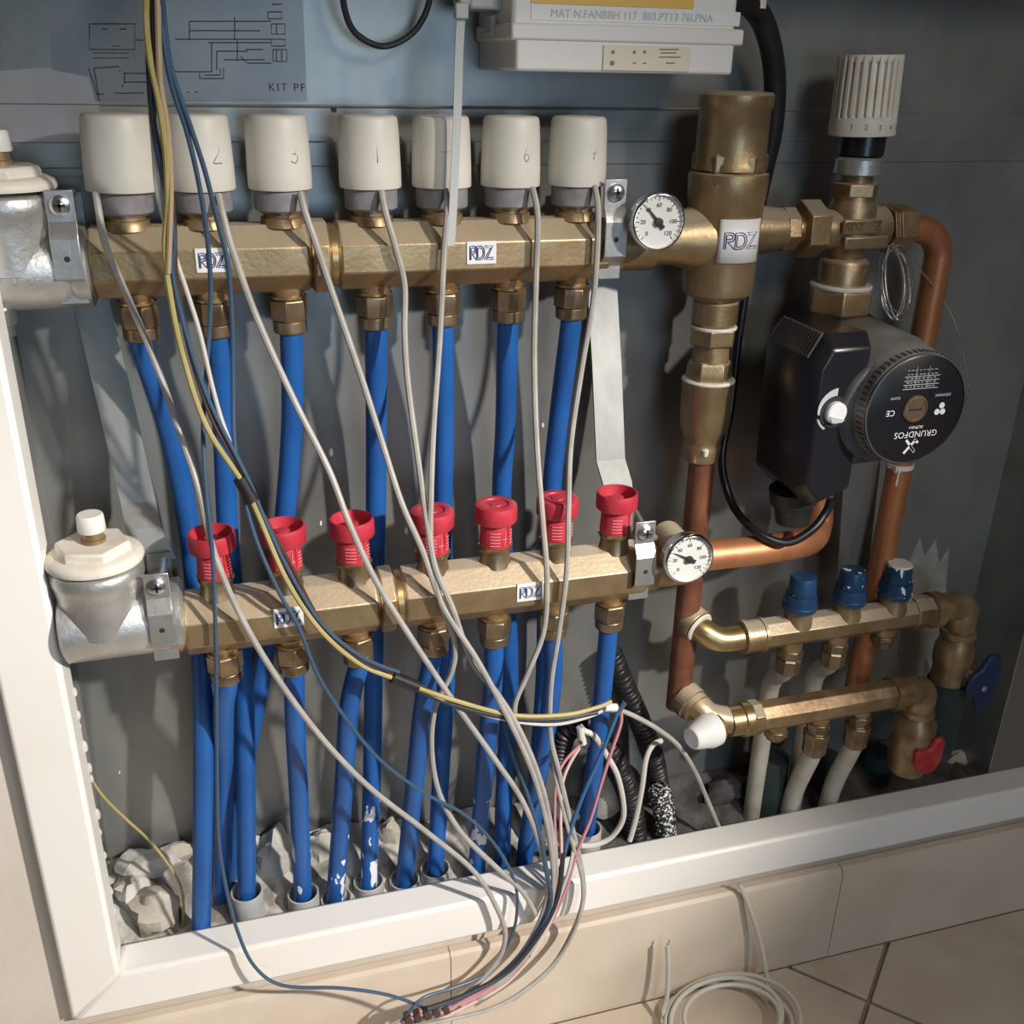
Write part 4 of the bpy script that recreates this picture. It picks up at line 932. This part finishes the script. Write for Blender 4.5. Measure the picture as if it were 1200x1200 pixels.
# ------------------------------------------------------------------ cables and wires
def wire(name, pts, r, mt, label, cat='cable', group=None, k=7, n=8):
    return obj(name, MB().tube(catmull([P(*q) for q in pts], k), r, n), mt, label=label, cat=cat, group=group)
CR = .0023
G = 'grey actuator cables'
wire('actuator_cable', [(112, 226, -.020), (116, 250, -.026), (124, 288, -.030), (150, 350, -.026), (180, 420, -.030), (212, 510, -.045), (232, 570, -.062), (255, 660, -.068), (300, 755, -.070), (365, 850, -.068), (430, 920, -.066), (500, 975, -.064), (556, 1022, -.064), (585, 1070, -.066), (592, 1100, -.070), (580, 1130, -.076), (545, 1165, -.085), (500, 1192, -.09)], CR, 'cable_grey', 'grey cable from the first actuator, crossing the picture to the lower right', group=G)
wire('actuator_cable', [(256, 228, -.020), (262, 255, -.027), (274, 298, -.030), (302, 375, -.028), (345, 470, -.034), (385, 550, -.052), (410, 615, -.066), (440, 680, -.069), (480, 745, -.072), (530, 820, -.070), (580, 890, -.070), (613, 940, -.070), (634, 995, -.069), (642, 1040, -.069), (630, 1085, -.072), (600, 1130, -.080), (540, 1178, -.09)], CR, 'cable_grey', 'grey cable from the actuator marked 2, passing the third red valve', group=G)
wire('actuator_cable', [(352, 226, -.020), (358, 250, -.027), (370, 285, -.030), (390, 345, -.028), (420, 432, -.032), (445, 510, -.042), (470, 588, -.060), (495, 645, -.067), (520, 712, -.070), (560, 775, -.072), (592, 835, -.075), (616, 885, -.075), (632, 930, -.074), (644, 985, -.073), (648, 1040, -.072), (634, 1095, -.076), (596, 1142, -.084), (530, 1188, -.09)], CR, 'cable_grey', 'grey cable from the actuator marked 3, passing the fourth red valve', group=G)
wire('actuator_cable', [(447, 224, -.020), (452, 250, -.027), (464, 292, -.030), (474, 335, -.028), (474, 390, -.030), (478, 450, -.034), (490, 540, -.050), (500, 610, -.064), (510, 665, -.070), (530, 712, -.072), (553, 775, -.064), (582, 812, -.070), (606, 850, -.074), (628, 900, -.073), (642, 950, -.073), (648, 1010, -.072), (645, 1060, -.073), (620, 1115, -.080), (560, 1172, -.09)], CR, 'cable_grey', 'grey cable from the fourth actuator, kinking at the upper bar', group=G)
wire('actuator_cable', [(524, 222, -.020), (524, 250, -.028), (520, 300, -.030), (515, 400, -.030), (508, 500, -.044), (505, 580, -.062), (505, 640, -.066), (515, 700, -.070), (532, 750, -.064), (530, 785, -.060), (510, 830, -.055), (506, 880, -.055), (515, 930, -.058), (540, 975, -.062), (580, 1015, -.064), (612, 1045, -.064), (628, 1072, -.066)], CR, 'cable_grey', 'grey cable from the strap crossed actuator, swinging left below the bar', group=G)
wire('actuator_cable', [(624, 220, -.020), (630, 255, -.028), (628, 330, -.029), (626, 420, -.030), (629, 520, -.044), (636, 610, -.062), (641, 680, -.068), (637, 740, -.066), (618, 790, -.066), (603, 830, -.066), (612, 870, -.068), (634, 920, -.068), (646, 970, -.068), (652, 1020, -.068), (648, 1060, -.070), (625, 1110, -.078)], CR, 'cable_grey', 'grey cable from the sixth actuator, bowing left under the lower bar', group=G)
wire('actuator_cable', [(697, 218, -.020), (701, 255, -.028), (696, 345, -.029), (682, 430, -.030), (669, 520, -.046), (666, 600, -.062), (664, 670, -.068), (655, 740, -.066), (646, 800, -.062), (645, 860, -.060), (655, 905, -.060), (668, 960, -.060), (680, 1010, -.064), (684, 1050, -.066), (672, 1090, -.070), (645, 1135, -.080), (600, 1172, -.09)], CR, 'cable_grey', 'grey cable from the actuator marked 7, hanging right of the sixth red valve', group=G)
# bundle from the top left
B = 'bundle from the upper left'
WR = .0015
wire('earth_wire', [(194, -112, -.030), (172, -75, -.062), (172, -30, -.10), (171, 20, -.10), (175, 65, -.098), (186, 120, -.094), (194, 180, -.088), (196, 240, -.080), (193, 290, -.074), (200, 350, -.070), (215, 420, -.068), (242, 500, -.068), (285, 567, -.070), (303, 605, -.072), (336, 680, -.076), (375, 738, -.078), (420, 777, -.078), (464, 796, -.076), (530, 820, -.074), (600, 838, -.072), (660, 838, -.068), (700, 829, -.062), (716, 822, -.058)], .0019, 'cable_yg', 'thick yellow earth wire running from the top left to the pipe cluster', 'wire', B)
wire('brown_wire', [(206, -112, -.030), (178, -75, -.062), (178, -30, -.096), (179, 20, -.096), (182, 80, -.094), (188, 130, -.090), (196, 190, -.084), (204, 260, -.076), (207, 330, -.070), (222, 410, -.066), (248, 490, -.066), (288, 562, -.068), (312, 610, -.071), (345, 670, -.074), (362, 705, -.076), (385, 740, -.077), (425, 773, -.077), (466, 791, -.075), (530, 823, -.073)], WR, 'cable_brown', 'dark brown wire beside the yellow earth wire', 'wire', B)
wire('black_wire', [(200, -112, -.030), (175, -75, -.062), (175, -30, -.092), (174, 60, -.092), (178, 130, -.088), (188, 190, -.082), (199, 250, -.076), (203, 300, -.070), (214, 370, -.066), (232, 440, -.064), (256, 500, -.065), (290, 566, -.068), (316, 628, -.072), (350, 700, -.076), (392, 752, -.077), (430, 780, -.077), (466, 797, -.075), (530, 826, -.073), (600, 842, -.071), (655, 843, -.067), (700, 835, -.062)], .0018, 'cable_dark', 'black wire at the heart of the upper left bundle', 'wire', B)
wire('dark_blue_wire', [(212, -112, -.030), (181, -75, -.062), (181, -30, -.096), (184, 30, -.096), (186, 90, -.092), (180, 150, -.086), (192, 210, -.082), (204, 280, -.076), (202, 320, -.072), (218, 390, -.068), (245, 470, -.067), (290, 560, -.070), (310, 608, -.072), (340, 672, -.076), (378, 732, -.078), (424, 770, -.078), (468, 788, -.076)], WR, 'cable_blue', 'dark blue wire inside the taped bundle', 'wire', B)
wire('white_wire', [(176, 120, -.088), (180, 170, -.082), (184, 220, -.078), (193, 260, -.074), (205, 300, -.070), (220, 345, -.066), (234, 390, -.064), (248, 450, -.062), (259, 490, -.062), (270, 520, -.063)], WR, 'cable_white', 'white wire leaving the bundle in front of the upper bar', 'wire', B)
wire('tan_wire', [(218, -112, -.030), (184, -75, -.062), (184, -30, -.100), (186, 60, -.100), (188, 100, -.096), (196, 150, -.090), (200, 210, -.084), (199, 270, -.078), (197, 320, -.073)], .0017, 'cable_tan', 'tan wire at the front of the upper left bundle', 'wire', B)
wire('blue_wire', [(222, -112, -.030), (186, -75, -.062), (186, -30, -.10), (190, 30, -.10), (196, 75, -.098), (204, 110, -.094), (219, 155, -.088), (233, 215, -.080), (243, 280, -.072), (247, 345, -.064), (243, 420, -.060), (238, 500, -.060), (241, 570, -.066), (249, 650, -.070), (253, 760, -.068), (254, 880, -.066), (256, 980, -.064), (265, 1040, -.062), (278, 1090, -.064), (298, 1132, -.070), (332, 1155, -.078), (400, 1158, -.084), (455, 1166, -.09), (495, 1180, -.092)], WR, 'cable_blue', 'blue grey wire dropping past the first red valve and over the frame', 'wire', B)
wire('blue_wire', [(228, -112, -.030), (189, -75, -.062), (189, -30, -.10), (193, 30, -.10), (202, 85, -.096), (222, 145, -.090), (240, 200, -.082), (255, 260, -.074), (267, 310, -.066), (272, 380, -.060), (273, 450, -.058), (276, 530, -.064), (296, 620, -.070), (325, 690, -.074), (350, 735, -.074), (372, 790, -.070), (405, 842, -.068), (445, 890, -.066), (495, 928, -.064), (545, 955, -.064), (580, 990, -.064), (602, 1030, -.064), (606, 1065, -.066), (598, 1100, -.070), (570, 1140, -.078), (530, 1158, -.085), (495, 1170, -.092), (470, 1198, -.10)], WR, 'cable_blue', 'blue grey wire crossing the pipes below the lower bar and curling over the frame', 'wire', B)
# black tape bands
def tape(name, a, b, r, label): obj(name, MB().tube([P(*a), P(*b)], r, 14), 'black_soft', label=label, cat='tape', group='black tape bands')
tape('tape_band', (281, 560, -.0695), (296, 587, -.0705), .0048, 'black tape band round the cable bundle between the upper and lower bars')
tape('tape_band', (460, 793, -.0765), (489, 805, -.0755), .0048, 'black tape band round the cable bundle below the lower bar')
# joint cluster wires
wire('thin_wire', [(486, 804, -.075), (540, 829, -.072), (600, 845, -.070), (650, 849, -.066), (690, 840, -.062), (715, 828, -.058)], .0014, 'cable_white', 'cream white wire under the yellow earth wire at the cluster', 'wire')
K = 'wires from the joint cluster to the floor'
wire('blue_wire', [(731, 824, -.056), (722, 840, -.058), (706, 880, -.060), (684, 930, -.062), (668, 975, -.064), (659, 1010, -.066), (645, 1055, -.070), (622, 1105, -.077), (580, 1148, -.085), (530, 1175, -.092), (480, 1200, -.098)], .0018, 'cable_blue_bright', 'bright blue wire from the joint cluster down over the frame', 'wire', K)
wire('pink_wire', [(728, 836, -.056), (727, 850, -.057), (716, 882, -.059), (704, 920, -.061), (692, 960, -.062), (676, 1000, -.066), (662, 1045, -.070), (640, 1090, -.076), (600, 1138, -.084), (550, 1172, -.091), (490, 1190, -.098), (460, 1202, -.1)], .0016, 'cable_pink', 'pink wire from the joint cluster, right of the bright blue one', 'wire', K)
wire('pink_wire', [(681, 872, -.050), (662, 892, -.054), (652, 915, -.058), (650, 960, -.062), (652, 1000, -.066), (650, 1040, -.070), (632, 1095, -.077), (590, 1143, -.086), (520, 1186, -.096)], .0014, 'cable_pink', 'dull pink wire looping left below the corrugated arch', 'wire', K)
wire('pale_pink_wire', [(679, 876, -.052), (666, 898, -.055), (659, 920, -.058), (657, 960, -.062), (658, 1000, -.066), (655, 1045, -.070), (636, 1100, -.077), (596, 1150, -.086), (545, 1180, -.092), (500, 1202, -.098)], .0015, 'cable_pale_pink', 'pale pink wire just right of the dull pink one', 'wire', K)
wire('white_wire', [(665, 965, -.058), (672, 985, -.062), (668, 1015, -.068), (656, 1050, -.071), (642, 1085, -.076), (622, 1120, -.082)], .0017, 'cable_white', 'white wire in front of the frame among the pink wires', 'wire', K)
wire('grey_wire', [(645, 880, -.055), (655, 930, -.06), (668, 980, -.064), (682, 1030, -.068), (680, 1070, -.072), (662, 1112, -.078), (628, 1150, -.086), (580, 1180, -.094), (520, 1196, -.1), (470, 1206, -.102)], .0017, 'cable_grey', 'thin grey wire forming the right edge of the hanging bundle', 'wire', K)
wire('navy_wire', [(590, 840, -.060), (600, 880, -.064), (618, 930, -.068), (634, 985, -.071), (640, 1020, -.072), (646, 1055, -.074), (630, 1095, -.078), (590, 1142, -.086), (535, 1172, -.093), (470, 1200, -.1)], .0019, 'cable_blue', 'navy wire along the left of the hanging bundle', 'wire', K)
wire('navy_wire', [(660, 1000, -.068), (654, 1050, -.073), (634, 1092, -.079), (596, 1138, -.087), (545, 1166, -.094), (500, 1182, -.1)], .0022, 'cable_dark', 'nearly black wire in the middle of the hanging bundle', 'wire', K)
wire('white_cable', [(679, 850, -.040), (684, 856, -.042), (697, 863, -.044), (711, 885, -.046), (724, 910, -.046), (731, 945, -.044), (728, 965, -.042), (715, 982, -.040), (697, 990, -.040), (680, 991, -.042)], .0026, 'cable_white', 'thick white cable loop around the lone pipe sleeve', 'cable')
wire('white_cable', [(775, 868, -.020), (765, 873, -.024), (757, 890, -.028), (752, 925, -.030), (745, 960, -.030), (738, 985, -.030)], .0026, 'cable_white', 'short thick white cable hooking down beside the corrugated conduit', 'cable')
wire('white_cable', [(715, 832, -.055), (728, 833, -.054), (745, 840, -.052), (770, 854, -.046), (795, 874, -.038), (814, 903, -.030), (828, 935, -.024), (842, 968, -.020), (850, 990, -.02)], .0022, 'cable_grey', 'grey white cable arching right from the cluster toward the frame', 'cable')
# joint connectors
tt = thing('wire_joint', P(720, 830, -.058), 'tangle of clipped wire ends at the joint cluster', 'connector')
obj('crimp', MB().tube([P(708, 829, -.060), P(722, 829, -.058)], .0034, 10), 'white_plastic', tt)
obj('crimp', MB().tube([P(722, 838, -.057), P(732, 823, -.056)], .0026, 10), 'cable_blue', tt)
tt = thing('wire_joint', P(682, 870, -.05), 'dark clipped wire joint above the pink wires', 'connector')
obj('crimp', MB().tube([P(680, 852, -.046), P(683, 872, -.05)], .0036, 10), 'cable_white', tt)
obj('loop', MB().tube(catmull([P(680, 868, -.051), P(686, 876, -.052), P(690, 868, -.05), P(684, 860, -.049)], 5), .0014, 8), 'cable_dark', tt)
# brown terminal lump at the foot of the bundle
tt = thing('terminal_strip', P(500, 1196, -.097), 'dark brown connector lump where the bundle reaches the bottom edge', 'connector')
tb = MB()
for k in range(5):
    tb.box(P(478+11*k, 1193-3*k, -.098+.001*k), (.0058, .008, .0095), Matrix.Rotation(-.25, 3, 'Y'))
obj('blocks', tb, 'cable_brown', tt, bevel=.0008)
# small earth wire lower left
wire('earth_wire', [(105, 905, -.012), (110, 918, -.012), (125, 938, -.010), (150, 962, -.004), (175, 985, .0), (195, 1010, .002), (210, 1035, .004), (215, 1060, .004), (213, 1095, .004)], .0012, 'cable_yg', 'thin yellow green earth wire in the lower left corner', 'wire')
# black cables round the right-hand pipework
wire('sleeved_cable', [(872, 0, -.010), (890, 18, .006), (902, 50, .012), (908, 95, .018), (905, 150, .024), (895, 195, .030), (885, 240, .036)], .0085, 'black_soft', 'thick black sleeved cable curving down beside the controller box', 'cable', n=12)
wire('black_cable', [(885, 230, .038), (875, 330, .040), (865, 400, .036), (856, 480, .030), (846, 540, .015), (858, 590, -.005), (885, 622, -.040), (920, 636, -.054), (950, 622, -.056), (968, 600, -.052), (974, 585, -.052)], .0036, 'black', 'black pump cable looping beneath the pump', 'cable', n=12)
wire('loop_cable', [(398, -95, .012), (399, -30, .02), (405, 15, .025), (418, 40, .030), (445, 54, .034), (470, 48, .036), (492, 28, .034), (505, -10, .030), (508, -95, .02)], .0022, 'cable_dark', 'dark cable loop drooping from the top edge left of the controller', 'cable')
obj('cable_boss', MB().lathe(P(880, 3, .0), V((0, 0, 1)), [(-.004, .011), (.012, .011)], 20), 'white_old', label='pale cable gland at the right of the controller box', cat='gland')

# ------------------------------------------------------------------ spare cable coil on the floor
R_ = .0024
cz = FLOOR+R_
tt = thing('spare_cable', (.465, -.10, FLOOR), 'loose coil of off white cable lying on the tiles at the bottom edge', 'cable')
drop = [P(866, 1036, -.0565), P(876, 1058, -.062), P(890, 1100, -.068), P(898, 1140, -.076), P(902, 1175, -.086)]
c0 = V((.470, -.108, FLOOR)); pts = list(drop)
for k in range(84):
    a = math.radians(10-15*k); rr = .051+.003*math.sin(k*.21)+.010*math.sin(k*.075)
    lift = R_+.004+.010*(0.5+.5*math.sin(a+.4))*(.4+.6*abs(math.sin(k*.045)))+k*.00008
    pts.append(c0+V((rr*1.15*math.cos(a)+.004*math.sin(k*.05), rr*.82*math.sin(a), lift)))
obj('coil', MB().tube(catmull(pts, 3), R_, 8), 'cable_white', tt)
endp = [pts[-1], P(778, 1192, -.086), P(782, 1165, -.078), P(783, 1130, -.074), P(782, 1108, -.072)]
e = obj('cable_end', MB().tube(catmull(endp, 5), R_, 8), 'cable_white', tt)
obj('bare_conductor', MB().tube([P(782, 1110, -.072), P(784, 1101, -.071)], .0011, 6), 'steel', e)
